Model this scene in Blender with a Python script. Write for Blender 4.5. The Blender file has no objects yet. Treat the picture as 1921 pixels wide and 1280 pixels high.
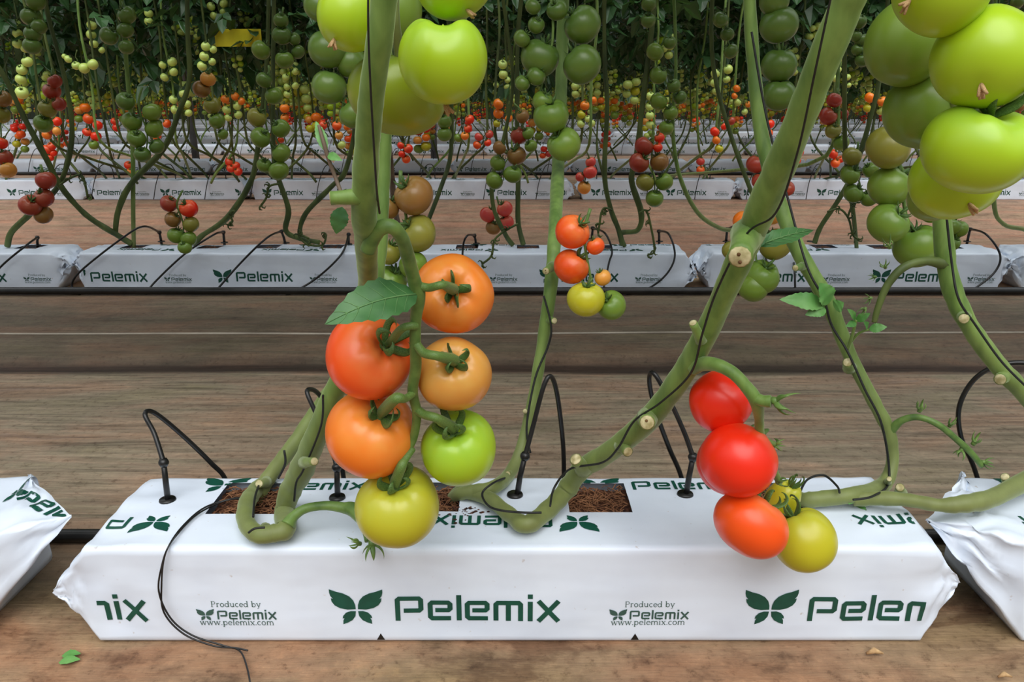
import bpy, bmesh, math, random
from mathutils import Vector, Matrix, Quaternion, noise
from mathutils.geometry import tessellate_polygon

rnd = random.Random(7)
scene = bpy.context.scene
COL = scene.collection

# ------------------------------------------------------------------ camera
F = 1440.0                       # focal length in pixels of the 1921 x 1280 frame
CAM_Z = 0.631
PITCH = math.atan(446.0 / F)     # looking slightly down at the front bag
cam_d = bpy.data.cameras.new('camera')
cam_d.sensor_width = 36.0
cam_d.lens = 36.0 * F / 1921.0
cam_d.clip_start = 0.02
cam_d.clip_end = 200
cam = bpy.data.objects.new('camera', cam_d)
COL.objects.link(cam)
cam.location = (0, 0, CAM_Z)
cam.rotation_euler = (math.pi / 2 - PITCH, 0, 0)
scene.camera = cam

# ------------------------------------------------------------------ light
EXPOSURE = 0.0
SKY = 1.45
SUN = 2.35
scene.view_settings.view_transform = 'Standard'
scene.view_settings.look = 'None'
scene.view_settings.gamma = 1.0
scene.view_settings.exposure = EXPOSURE
scene.view_settings.use_curve_mapping = False

world = bpy.data.worlds.new('greenhouse_daylight')
scene.world = world
world.use_nodes = True
wt = world.node_tree
for n in list(wt.nodes):
    wt.nodes.remove(n)
w_out = wt.nodes.new('ShaderNodeOutputWorld')
w_bg = wt.nodes.new('ShaderNodeBackground')
w_tc = wt.nodes.new('ShaderNodeTexCoord')
w_sep = wt.nodes.new('ShaderNodeSeparateXYZ')
w_ramp = wt.nodes.new('ShaderNodeValToRGB')
wt.links.new(w_tc.outputs['Generated'], w_sep.inputs[0])
wt.links.new(w_sep.outputs['Z'], w_ramp.inputs[0])
wt.links.new(w_ramp.outputs[0], w_bg.inputs[0])
wt.links.new(w_bg.outputs[0], w_out.inputs[0])
# milky greenhouse roof: bright overhead, dim towards the planted horizon
w_ramp.color_ramp.elements[0].position = 0.0
w_ramp.color_ramp.elements[0].color = (0.10, 0.105, 0.11, 1)
w_ramp.color_ramp.elements[1].position = 0.75
w_ramp.color_ramp.elements[1].color = (0.94, 0.975, 1.0, 1)
e = w_ramp.color_ramp.elements.new(0.25)
e.color = (0.24, 0.255, 0.27, 1)
w_bg.inputs[1].default_value = SKY

sun_d = bpy.data.lights.new('sun', 'SUN')
sun_d.energy = SUN
sun_d.angle = math.radians(58)
sun_d.color = (1.0, 0.99, 0.97)
sun = bpy.data.objects.new('sun', sun_d)
COL.objects.link(sun)
sun.rotation_euler = (math.radians(34), math.radians(4), 0)   # from above, a little behind the camera
sun.location = (0, -2, 5)

# ------------------------------------------------------------------ helpers
SP, CP = math.sin(PITCH), math.cos(PITCH)


def ray(px, py):
    u = (px - 960.5) / F
    v = (py - 640.0) / F
    return Vector((u, CP - v * SP, -SP - v * CP))


def P(px, py, Y):
    """world point seen at the pixel, at forward distance Y (or at height -Y when Y is negative)"""
    d = ray(px, py)
    if Y < 0:
        t = (CAM_Z + Y) / -d.z
    else:
        t = Y / d.y
    return Vector((0, 0, CAM_Z)) + d * t


def depth(p):
    return p.y * CP - (p.z - CAM_Z) * SP


def px_size(p, r):
    return r * depth(p) / F


def lin(r, g, b):
    def f(c):
        c /= 255.0
        return c / 12.92 if c <= 0.04045 else ((c + 0.055) / 1.055) ** 2.4
    return (f(r), f(g), f(b), 1.0)


class MB:
    def __init__(self):
        self.v, self.f, self.mi = [], [], []

    def add(self, verts, faces, m=0):
        o = len(self.v)
        self.v.extend([tuple(x) for x in verts])
        for fc in faces:
            self.f.append(tuple(i + o for i in fc))
            self.mi.append(m)
        return o

    def tube(self, pts, rad, n=8, m=0, caps=True, flat=1.0):
        pts = [Vector(p) for p in pts]
        if not hasattr(rad, '__len__'):
            rad = [rad] * len(pts)
        k = len(pts)
        tang = []
        for i in range(k):
            a = pts[max(0, i - 1)]
            b = pts[min(k - 1, i + 1)]
            t = (b - a)
            tang.append(t.normalized() if t.length > 1e-9 else Vector((0, 0, 1)))
        up = Vector((0, 1, 0)) if abs(tang[0].y) < 0.9 else Vector((1, 0, 0))
        nrm = (up - tang[0] * up.dot(tang[0])).normalized()
        verts, faces = [], []
        for i in range(k):
            if i:
                q = tang[i - 1].rotation_difference(tang[i])
                nrm = q @ nrm
                nrm = (nrm - tang[i] * nrm.dot(tang[i])).normalized()
            bi = tang[i].cross(nrm)
            for j in range(n):
                a = 2 * math.pi * j / n
                verts.append(pts[i] + nrm * (math.cos(a) * rad[i]) + bi * (math.sin(a) * rad[i] * flat))
        for i in range(k - 1):
            for j in range(n):
                j2 = (j + 1) % n
                faces.append((i * n + j, i * n + j2, (i + 1) * n + j2, (i + 1) * n + j))
        if caps:
            faces.append(tuple(range(n - 1, -1, -1)))
            faces.append(tuple((k - 1) * n + j for j in range(n)))
        self.add(verts, faces, m)

    def box(self, c, s, m=0):
        x, y, z = c
        a, b, d = s[0] / 2, s[1] / 2, s[2] / 2
        v = [(x + i * a, y + j * b, z + k * d) for i in (-1, 1) for j in (-1, 1) for k in (-1, 1)]
        f = [(0, 1, 3, 2), (4, 6, 7, 5), (0, 4, 5, 1), (2, 3, 7, 6), (0, 2, 6, 4), (1, 5, 7, 3)]
        self.add(v, f, m)

    def mesh(self, name, mats, smooth=True):
        me = bpy.data.meshes.new(name)
        me.from_pydata(self.v, [], self.f)
        if not isinstance(mats, (list, tuple)):
            mats = [mats]
        for m in mats:
            me.materials.append(m)
        if len(mats) > 1:
            me.polygons.foreach_set('material_index', self.mi)
        if smooth:
            me.polygons.foreach_set('use_smooth', [True] * len(me.polygons))
        me.update()
        return me

    def obj(self, name, mats, parent=None, smooth=True, rel=None):
        if rel is not None:
            r = Vector(rel)
            self.v = [(x - r.x, y - r.y, z - r.z) for x, y, z in self.v]
        o = bpy.data.objects.new(name, self.mesh(name, mats, smooth))
        COL.objects.link(o)
        if parent is not None:
            o.parent = parent
        elif rel is not None:
            o.location = rel
        return o


def tag(o, label, cat, group=None, kind=None):
    o['label'] = label
    o['category'] = cat
    if group:
        o['group'] = group
    if kind:
        o['kind'] = kind
    return o


def thing(name, loc, label, cat, group=None):
    o = bpy.data.objects.new(name, None)
    o.empty_display_size = 0.02
    COL.objects.link(o)
    o.location = loc
    return tag(o, label, cat, group)


def link_copy(src, parent=None):
    c = src.copy()
    COL.objects.link(c)
    if parent is not None:
        c.parent = parent
    return c


def spline(pts, sub=6):
    """Catmull-Rom through n-tuples"""
    out = []
    n = len(pts)
    if n < 3:
        return [tuple(p) for p in pts]
    for i in range(n - 1):
        p0, p1, p2, p3 = pts[max(0, i - 1)], pts[i], pts[i + 1], pts[min(n - 1, i + 2)]
        for s in range(sub):
            t = s / sub
            out.append(tuple(0.5 * (2 * b + (-a + c) * t + (2 * a - 5 * b + 4 * c - d) * t * t + (-a + 3 * b - 3 * c + d) * t ** 3)
                             for a, b, c, d in zip(p0, p1, p2, p3)))
    out.append(tuple(pts[-1]))
    return out


def path3(px_path, sub=6):
    """[(x, y, r_px, Y)] -> world points and radii, smoothed"""
    w = []
    for x, y, r, Y in px_path:
        p = P(x, y, Y)
        w.append((p.x, p.y, p.z, px_size(p, r)))
    s = spline(w, sub)
    return [Vector(q[:3]) for q in s], [max(q[3], 0.0004) for q in s]


# ------------------------------------------------------------------ materials
def new_mat(name):
    m = bpy.data.materials.new(name)
    m.use_nodes = True
    nt = m.node_tree
    b = nt.nodes['Principled BSDF']
    return m, nt, b


def N(nt, typ, **kw):
    n = nt.nodes.new(typ)
    for k, v in kw.items():
        if isinstance(k, str) and hasattr(n, k):
            setattr(n, k, v)
    return n


def noise_mat(name, c1, c2, scale=20, rough=0.5, stretch=None, bump=0.0, sheen=0.0, detail=4, spec=0.5, obj=True, contrast=(0.35, 0.65)):
    m, nt, b = new_mat(name)
    tc = N(nt, 'ShaderNodeTexCoord')
    mp = N(nt, 'ShaderNodeMapping')
    if stretch:
        mp.inputs['Scale'].default_value = stretch
    nz = N(nt, 'ShaderNodeTexNoise')
    nz.inputs['Scale'].default_value = scale
    nz.inputs['Detail'].default_value = detail
    cr = N(nt, 'ShaderNodeValToRGB')
    cr.color_ramp.elements[0].position, cr.color_ramp.elements[1].position = contrast
    cr.color_ramp.elements[0].color = c1
    cr.color_ramp.elements[1].color = c2
    nt.links.new(tc.outputs['Object'], mp.inputs[0])
    nt.links.new(mp.outputs[0], nz.inputs['Vector'])
    nt.links.new(nz.outputs['Fac'], cr.inputs[0])
    nt.links.new(cr.outputs[0], b.inputs['Base Color'])
    b.inputs['Roughness'].default_value = rough
    b.inputs['Specular IOR Level'].default_value = spec
    if sheen:
        b.inputs['Sheen Weight'].default_value = sheen
        b.inputs['Sheen Roughness'].default_value = 0.4
        b.inputs['Sheen Tint'].default_value = (0.8, 0.95, 0.6, 1)
    if bump:
        bp = N(nt, 'ShaderNodeBump')
        bp.inputs['Strength'].default_value = bump
        bp.inputs['Distance'].default_value = 0.002
        nt.links.new(nz.outputs['Fac'], bp.inputs['Height'])
        nt.links.new(bp.outputs[0], b.inputs['Normal'])
    return m


# tomato skin: colour per fruit (object colour), greener shoulder round the stalk where it ripens last
M_TOM, nt, b = new_mat('tomato_skin')
oi = N(nt, 'ShaderNodeObjectInfo')
tc = N(nt, 'ShaderNodeTexCoord')
sep = N(nt, 'ShaderNodeSeparateXYZ')
mr = N(nt, 'ShaderNodeMapRange')
mr.inputs['From Min'].default_value = 0.1
mr.inputs['From Max'].default_value = 0.85
mr.inputs['To Max'].default_value = 0.28
nz = N(nt, 'ShaderNodeTexNoise')
nz.inputs['Scale'].default_value = 2.2
mul = N(nt, 'ShaderNodeMath', operation='MULTIPLY')
mix = N(nt, 'ShaderNodeMix', data_type='RGBA')
hsv = N(nt, 'ShaderNodeHueSaturation')
hsv.inputs['Hue'].default_value = 0.525
hsv.inputs['Saturation'].default_value = 0.93
hsv.inputs['Value'].default_value = 0.95
nt.links.new(tc.outputs['Object'], sep.inputs[0])
nt.links.new(tc.outputs['Object'], nz.inputs['Vector'])
nt.links.new(sep.outputs['Z'], mr.inputs['Value'])
nt.links.new(mr.outputs[0], mul.inputs[0])
nt.links.new(nz.outputs['Fac'], mul.inputs[1])
mul2 = N(nt, 'ShaderNodeMath', operation='MULTIPLY')
mul2.inputs[1].default_value = 5.0
nt.links.new(mul.outputs[0], mul2.inputs[0])
mul2.use_clamp = True
nt.links.new(oi.outputs['Color'], hsv.inputs['Color'])
nt.links.new(mul2.outputs[0], mix.inputs['Factor'])
nt.links.new(oi.outputs['Color'], mix.inputs[6])
nt.links.new(hsv.outputs['Color'], mix.inputs[7])
nt.links.new(mix.outputs[2], b.inputs['Base Color'])
b.inputs['Roughness'].default_value = 0.31
b.inputs['Specular IOR Level'].default_value = 0.5
b.inputs['Subsurface Weight'].default_value = 0.12
b.inputs['Subsurface Radius'].default_value = (0.6, 0.35, 0.1)
b.inputs['Subsurface Scale'].default_value = 0.15

M_STEM = noise_mat('vine_stem', lin(86, 118, 46), lin(120, 150, 70), 60, 0.55, (1, 1, 0.25), 0.25, 0.4)
nt = M_STEM.node_tree          # the foot of a vine is woodier and greyer
b = nt.nodes['Principled BSDF']
src = b.inputs['Base Color'].links[0].from_socket
tc = nt.nodes['Texture Coordinate']
sep = N(nt, 'ShaderNodeSeparateXYZ')
nt.links.new(tc.outputs['Object'], sep.inputs[0])
mr = N(nt, 'ShaderNodeMapRange')
mr.inputs['From Min'].default_value = 0.03
mr.inputs['From Max'].default_value = 0.26
mr.inputs['To Min'].default_value = 0.75
mr.inputs['To Max'].default_value = 0.0
nt.links.new(sep.outputs['Z'], mr.inputs['Value'])
mx = N(nt, 'ShaderNodeMix', data_type='RGBA')
mx.inputs[7].default_value = lin(122, 124, 74)
nt.links.new(mr.outputs[0], mx.inputs['Factor'])
nt.links.new(src, mx.inputs[6])
nt.links.new(mx.outputs[2], b.inputs['Base Color'])
M_STEM_MID = noise_mat('vine_stem_dark', lin(52, 68, 28), lin(92, 108, 50), 25, 0.6, (1, 1, 0.3), 0.2)
M_STEM_DRY = noise_mat('vine_stem_dry', lin(96, 78, 66), lin(130, 112, 92), 25, 0.7, (1, 1, 0.3), 0.2)
M_TRUSS = noise_mat('fruit_stalk_green', lin(76, 108, 46), lin(110, 140, 66), 60, 0.5, None, 0.2, 0.2)
M_CALYX = noise_mat('calyx_green', lin(56, 88, 36), lin(92, 124, 56), 40, 0.55, None, 0.1, 0.1)
M_SCAR = noise_mat('dry_blossom', lin(150, 110, 70), lin(214, 180, 130), 80, 0.8)
M_CUT = noise_mat('cut_stub_face', lin(160, 150, 100), lin(214, 204, 160), 120, 0.8, None, 0.5)
M_CUTDARK = noise_mat('cut_hollow', lin(90, 60, 36), lin(120, 90, 50), 120, 0.9)
M_LEAF = noise_mat('leaf_green', lin(52, 98, 50), lin(76, 126, 66), 30, 0.45, None, 0.15, 0.15)
M_VEIN = noise_mat('leaf_vein', lin(92, 138, 80), lin(110, 152, 92), 30, 0.5)
M_SPROUT = noise_mat('sprout_green', lin(74, 134, 58), lin(108, 160, 84), 30, 0.5)
M_BLACK = noise_mat('black_plastic', lin(14, 14, 14), lin(30, 29, 28), 30, 0.35)
M_TWINE = noise_mat('dark_twine', lin(14, 18, 14), lin(30, 32, 28), 200, 0.6)
M_INK = noise_mat('green_print', lin(14, 72, 58), lin(18, 82, 66), 60, 0.4)
M_INK_SMALL = noise_mat('grey_green_print', lin(52, 84, 76), lin(62, 94, 84), 60, 0.5)
M_COIR = noise_mat('coir', lin(34, 18, 12), lin(98, 58, 38), 160, 0.95, None, 0.8)
M_FIBRE = noise_mat('coir_fibre', lin(96, 58, 36), lin(150, 104, 70), 60, 0.9)
M_POST = noise_mat('grey_post', lin(96, 98, 100), lin(122, 124, 126), 8, 0.6)
M_YELLOW = noise_mat('yellow_card', lin(206, 196, 20), lin(226, 214, 40), 8, 0.5)
M_SEAM = noise_mat('seam_thread', lin(140, 130, 116), lin(176, 166, 150), 6, 0.7)
M_DEBRIS = noise_mat('dry_debris', lin(120, 86, 60), lin(166, 130, 92), 90, 0.9)

# white bag film
M_BAG, nt, b = new_mat('white_bag_film')
tc = N(nt, 'ShaderNodeTexCoord')
nz = N(nt, 'ShaderNodeTexNoise')
nz.inputs['Scale'].default_value = 9
nz.inputs['Detail'].default_value = 5
cr = N(nt, 'ShaderNodeValToRGB')
cr.color_ramp.elements[0].position = 0.3
cr.color_ramp.elements[0].color = lin(220, 230, 245)
cr.color_ramp.elements[1].position = 0.6
cr.color_ramp.elements[1].color = lin(230, 240, 253)
sp_ = N(nt, 'ShaderNodeTexNoise')
sp_.inputs['Scale'].default_value = 110
sp_.inputs['Detail'].default_value = 3
spr = N(nt, 'ShaderNodeValToRGB')
spr.color_ramp.elements[0].position = 0.70
spr.color_ramp.elements[0].color = (0, 0, 0, 1)
spr.color_ramp.elements[1].position = 0.78
spr.color_ramp.elements[1].color = (0.55, 0.55, 0.55, 1)
mx = N(nt, 'ShaderNodeMix', data_type='RGBA')
mx.inputs[7].default_value = lin(176, 156, 136)
wv = N(nt, 'ShaderNodeTexNoise')
wv.inputs['Scale'].default_value = 7
wv.inputs['Detail'].default_value = 2
wmp = N(nt, 'ShaderNodeMapping')
wmp.inputs['Scale'].default_value = (1.0, 2.5, 2.5)
bp = N(nt, 'ShaderNodeBump')
bp.inputs['Strength'].default_value = 0.25
bp.inputs['Distance'].default_value = 0.012
nt.links.new(tc.outputs['Object'], nz.inputs['Vector'])
nt.links.new(tc.outputs['Object'], sp_.inputs['Vector'])
nt.links.new(tc.outputs['Object'], wmp.inputs[0])
nt.links.new(wmp.outputs[0], wv.inputs['Vector'])
nt.links.new(wv.outputs['Fac'], bp.inputs['Height'])
nt.links.new(bp.outputs[0], b.inputs['Normal'])
nt.links.new(nz.outputs['Fac'], cr.inputs[0])
nt.links.new(sp_.outputs['Fac'], spr.inputs[0])
nt.links.new(cr.outputs[0], mx.inputs[6])
nt.links.new(spr.outputs[0], mx.inputs['Factor'])
nt.links.new(mx.outputs[2], b.inputs['Base Color'])
b.inputs['Roughness'].default_value = 0.38

# dark canopy leaves, a little light passes through
M_CANOPY, nt, b = new_mat('canopy_leaf')
oi = N(nt, 'ShaderNodeTexCoord')
nz = N(nt, 'ShaderNodeTexNoise')
nz.inputs['Scale'].default_value = 6
cr = N(nt, 'ShaderNodeValToRGB')
cr.color_ramp.elements[0].position = 0.35
cr.color_ramp.elements[0].color = lin(34, 62, 30)
cr.color_ramp.elements[1].position = 0.7
cr.color_ramp.elements[1].color = lin(66, 104, 60)
nt.links.new(oi.outputs['Object'], nz.inputs['Vector'])
nt.links.new(nz.outputs['Fac'], cr.inputs[0])
nt.links.new(cr.outputs[0], b.inputs['Base Color'])
b.inputs['Roughness'].default_value = 0.42
tr = N(nt, 'ShaderNodeBsdfTranslucent')
tr.inputs[0].default_value = lin(70, 120, 40)
ms = N(nt, 'ShaderNodeMixShader')
ms.inputs[0].default_value = 0.15
nt.links.new(b.outputs[0], ms.inputs[1])
nt.links.new(tr.outputs[0], ms.inputs[2])
nt.links.new(ms.outputs[0], nt.nodes['Material Output'].inputs[0])

# ground cover: old woven film, streaked along the rows, each strip of film its own tone
M_GROUND, nt, b = new_mat('ground_film')
tc = N(nt, 'ShaderNodeTexCoord')
sep = N(nt, 'ShaderNodeSeparateXYZ')
nt.links.new(tc.outputs['Object'], sep.inputs[0])
wob = N(nt, 'ShaderNodeTexNoise')
wob.inputs['Scale'].default_value = 3.0
wob.inputs['Detail'].default_value = 5
nt.links.new(tc.outputs['Object'], wob.inputs['Vector'])
wm = N(nt, 'ShaderNodeMath', operation='MULTIPLY_ADD')
wm.inputs[1].default_value = 0.036
wm.inputs[2].default_value = -0.018
nt.links.new(wob.outputs['Fac'], wm.inputs[0])
ya = N(nt, 'ShaderNodeMath', operation='ADD')
nt.links.new(sep.outputs['Y'], ya.inputs[0])
nt.links.new(wm.outputs[0], ya.inputs[1])
yd = N(nt, 'ShaderNodeMath', operation='DIVIDE')
yd.inputs[1].default_value = 12.0
nt.links.new(ya.outputs[0], yd.inputs[0])
zr = N(nt, 'ShaderNodeValToRGB')
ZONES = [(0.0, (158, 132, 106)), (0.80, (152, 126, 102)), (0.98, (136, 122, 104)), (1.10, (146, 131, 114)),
         (1.845, (146, 131, 114)), (1.862, (58, 47, 40)), (1.948, (62, 50, 43)), (1.97, (108, 95, 80)), (2.35, (100, 88, 75)), (2.52, (118, 104, 88)),  # crease and slope darkened: shade painted into the film colour
         (2.86, (212, 178, 150)), (3.14, (216, 180, 152)), (3.24, (168, 136, 118)), (4.2, (172, 142, 124)),  # pale strip behind the second row: bright light painted in
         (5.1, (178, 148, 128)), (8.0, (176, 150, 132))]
cre = zr.color_ramp.elements
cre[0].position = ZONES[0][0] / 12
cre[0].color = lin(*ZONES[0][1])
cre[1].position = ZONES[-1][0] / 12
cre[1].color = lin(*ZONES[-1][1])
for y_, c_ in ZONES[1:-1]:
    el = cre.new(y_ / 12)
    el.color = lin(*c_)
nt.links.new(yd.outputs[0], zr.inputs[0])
def ramp(fac, stops):
    r_ = N(nt, 'ShaderNodeValToRGB')
    e_ = r_.color_ramp.elements
    e_[0].position, e_[0].color = stops[0][0], (*stops[0][1], 1)
    e_[1].position, e_[1].color = stops[-1][0], (*stops[-1][1], 1)
    for p_, c_ in stops[1:-1]:
        q_ = e_.new(p_)
        q_.color = (*c_, 1)
    nt.links.new(fac, r_.inputs[0])
    return r_.outputs[0]


def tex(scale, stretch=(1, 1, 1), detail=8, rough=0.6, dist=0.0):
    mp_ = N(nt, 'ShaderNodeMapping')
    mp_.inputs['Scale'].default_value = stretch
    t_ = N(nt, 'ShaderNodeTexNoise')
    t_.inputs['Scale'].default_value = scale
    t_.inputs['Detail'].default_value = detail
    t_.inputs['Roughness'].default_value = rough
    t_.inputs['Distortion'].default_value = dist
    nt.links.new(tc.outputs['Object'], mp_.inputs[0])
    nt.links.new(mp_.outputs[0], t_.inputs['Vector'])
    return t_.outputs['Fac']


def mixc(fac, a_, b_, blend='MIX'):
    m_ = N(nt, 'ShaderNodeMix', data_type='RGBA', blend_type=blend)
    if isinstance(fac, float):
        m_.inputs['Factor'].default_value = fac
    else:
        nt.links.new(fac, m_.inputs['Factor'])
    nt.links.new(a_, m_.inputs[6])
    nt.links.new(b_, m_.inputs[7])
    return m_.outputs[2]


streak_f = tex(1.0, (5.5, 60, 60), 9, 0.62, 0.4)
streak = ramp(streak_f, [(0.30, (0.42, 0.40, 0.38)), (0.44, (0.80, 0.80, 0.78)), (0.60, (1.14, 1.14, 1.12)), (0.75, (1.36, 1.33, 1.30))])
broad = ramp(tex(1.0, (1.6, 11, 11), 6, 0.6), [(0.30, (0.66, 0.64, 0.60)), (0.50, (1.0, 1.0, 1.0)), (0.68, (1.14, 1.10, 1.06))])
hue = ramp(tex(1.0, (2.6, 8, 8), 5, 0.6, 0.5), [(0.30, (0.84, 0.90, 0.74)), (0.44, (0.94, 0.97, 0.90)), (0.52, (1.06, 0.98, 0.92)), (0.62, (1.16, 0.94, 0.82)), (0.72, (0.98, 0.90, 0.96))])
blot = ramp(tex(10.0, (1, 1.3, 1), 10, 0.68), [(0.34, (0.34, 0.28, 0.24)), (0.45, (0.82, 0.78, 0.74)), (0.58, (1.08, 1.05, 1.0)), (0.72, (1.35, 1.28, 1.16))])
grain = ramp(tex(70.0, (1, 1, 1), 8, 0.75), [(0.34, (0.40, 0.34, 0.30)), (0.45, (0.96, 0.95, 0.94)), (0.56, (1.02, 1.02, 1.02)), (0.70, (1.4, 1.36, 1.3))])
stain = ramp(tex(3.2, (1, 2.2, 1), 9, 0.66, 0.8), [(0.38, (0.40, 0.30, 0.25)), (0.45, (0.98, 0.96, 0.94)), (0.57, (1.0, 1.0, 1.0)), (0.66, (1.25, 1.12, 0.98))])


def yfade(lo, hi):
    w_ = N(nt, 'ShaderNodeMapRange')
    w_.inputs['From Min'].default_value = lo
    w_.inputs['From Max'].default_value = hi
    nt.links.new(sep.outputs['Y'], w_.inputs['Value'])
    return w_.outputs[0]


near_pat = mixc(0.8, blot, stain, 'MULTIPLY')
far_pat = mixc(0.75, blot, broad, 'MULTIPLY')
aisle_pat = mixc(0.85, streak, broad, 'MULTIPLY')
slope_pat = mixc(0.55, far_pat, aisle_pat)
pat = mixc(yfade(0.86, 1.10), near_pat, aisle_pat)
pat = mixc(yfade(1.84, 1.96), pat, slope_pat)
pat = mixc(yfade(2.55, 3.2), pat, mixc(0.4, far_pat, broad))
col = mixc(0.92, zr.outputs[0], pat, 'MULTIPLY')
col = mixc(0.85, col, hue, 'MULTIPLY')
col = mixc(0.75, col, grain, 'MULTIPLY')
nt.links.new(col, b.inputs['Base Color'])
b.inputs['Roughness'].default_value = 0.62
b.inputs['Specular IOR Level'].default_value = 0.3
bp = N(nt, 'ShaderNodeBump')
bp.inputs['Strength'].default_value = 0.5
bp.inputs['Distance'].default_value = 0.01
nt.links.new(streak_f, bp.inputs['Height'])
nt.links.new(bp.outputs[0], b.inputs['Normal'])

# ------------------------------------------------------------------ ground
ROWS = [0.788, 2.64, 5.30, 7.25, 10.0, 12.0, 14.7, 16.7, 19.4, 21.4, 24.1, 26.1]
BAG_D, BAG_H = 0.181, 0.132
PROFILE = [(-1.5, 0), (0.2, 0), (0.5, 0), (1.045, 0), (1.055, 0.010), (1.075, 0.012), (1.085, 0.0), (1.2, -0.008), (1.5, -0.014), (1.82, -0.024), (1.85, -0.030),
           (1.90, -0.036), (1.945, -0.037), (1.955, -0.030), (1.97, -0.020), (1.99, -0.019), (2.02, -0.026), (2.3, -0.016), (2.45, -0.004), (2.5, 0.0), (2.95, 0), (3.05, 0.012), (3.2, 0.006),
           (3.26, -0.02), (3.6, -0.03), (4.4, -0.03), (5.1, -0.004), (5.2, 0), (36, 0)]


def ground():
    g = MB()
    ys = []
    for (a, za), (b_, zb) in zip(PROFILE[:-1], PROFILE[1:]):
        k = max(1, min(14, int((b_ - a) / 0.05))) if a < 5 else 6
        for i in range(k):
            t = i / k
            ys.append((a + (b_ - a) * t, za + (zb - za) * t))
    ys.append(PROFILE[-1])
    nx = 220
    verts, faces = [], []
    for y, z in ys:
        half = 3.0 + max(0, y) * 1.1
        for i in range(nx + 1):
            x = -half + 2 * half * i / nx
            a = 0.006 if (1.10 < y < 2.5 or 3.1 < y < 5.1) else (0.004 if y < 0.74 else 0.0)
            d = a * noise.noise((x * 1.3, y * 5, 3.3))
            if y < 0.74:
                d += 0.003 * noise.noise((x * 7, y * 7, 1.0)) - 0.002
            verts.append((x, y, z + d))
    for j in range(len(ys) - 1):
        for i in range(nx):
            a = j * (nx + 1) + i
            faces.append((a, a + 1, a + nx + 2, a + nx + 1))
    g.add(verts, faces)
    o = g.obj('floor', M_GROUND)
    o['kind'] = 'structure'
    seam = MB()
    seam.tube([(-6 + 0.1 * i, 2.172 + 0.003 * noise.noise((i * .2, 0, 5)), -0.0185 + 0.006 * noise.noise((( -6 + 0.1 * i) * 1.3, 2.172 * 5, 3.3))) for i in range(121)], 0.0035, 6)
    seam.obj('film_seam', M_SEAM, o)
    o['label'] = 'dirty brown woven ground film with folds between the rows'


ground()

# ------------------------------------------------------------------ lettering
GLYPH = {   # strokes of the wide square-cut word on the bags, total width about 962, cap height 165
    'word': [[(290, 0), (290, 150), (425, 150), (425, 68), (325, 68)],
             [(508, 70), (594, 70), (594, 122), (479, 122), (479, 15), (598, 15)],
             [(646, 0), (646, 175)],
             [(723, 70), (809, 70), (809, 122), (694, 122), (694, 15), (813, 15)],
             [(860, 0), (860, 122), (1003, 122), (1003, 0)], [(932, 108), (932, 0)],
             [(1059, 0), (1059, 132)], [(1059, 150), (1059, 180)],
             [(1106, 137), (1223, 0)], [(1223, 137), (1106, 0)]]}
LEAF_UP = [(7, 8), (9, 40), (20, 74), (44, 104), (84, 127), (128, 140), (172, 158), (172, 132), (166, 108), (150, 86), (164, 92), (160, 66), (142, 38), (108, 16), (60, 5)]
LEAF_DN = [(7, -7), (40, -6), (72, -18), (92, -42), (96, -62), (84, -58), (92, -76), (94, -104), (62, -92), (32, -74), (12, -44)]


def stroke(pts, w):
    """flat quads of constant width along a polyline, mitred"""
    pts = [Vector((a, c)) for a, c in pts]
    L, R = [], []
    n = len(pts)
    for i in range(n):
        d1 = (pts[i] - pts[i - 1]).normalized() if i else (pts[1] - pts[0]).normalized()
        d2 = (pts[i + 1] - pts[i]).normalized() if i < n - 1 else d1
        n1 = Vector((-d1.y, d1.x))
        n2 = Vector((-d2.y, d2.x))
        m = (n1 + n2).normalized()
        k = w / 2 / max(0.35, m.dot(n1))
        L.append(pts[i] + m * k)
        R.append(pts[i] - m * k)
    return [[R[i], R[i + 1], L[i + 1], L[i]] for i in range(n - 1)]


def polys_word():
    out = []
    for s in GLYPH['word']:
        # round the outer corners a little by cutting each inner point in two
        q = [s[0]]
        for i in range(1, len(s) - 1):
            a, c, d = Vector(s[i - 1]), Vector(s[i]), Vector(s[i + 1])
            q.append(tuple(c + (a - c).normalized() * 11))
            q.append(tuple(c + (d - c).normalized() * 11))
        q.append(s[-1])
        out += stroke(q, 29)
    # centred on its own width, base line 0, unit = one word width
    return [[((v[0] - 275) / 962, v[1] / 962) for v in p] for p in out]


def polys_leaf():
    out = []
    for base in (LEAF_UP, LEAF_DN):
        for sx in (1, -1):
            out.append([(sx * x / 340, y / 340) for x, y in base])
    return out


def arc(cx, cy, rx, ry, a0, a1, n=10):
    return [(cx + rx * math.cos(math.radians(a0 + (a1 - a0) * i / n)), cy + ry * math.sin(math.radians(a0 + (a1 - a0) * i / n))) for i in range(n + 1)]


TH, TN = 0.17, 0.09   # thick and thin strokes of the small serif lettering, x-height 1


def serif(x, y, w=0.34):
    return ([(x - w / 2, y), (x + w / 2, y)], TN)


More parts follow.
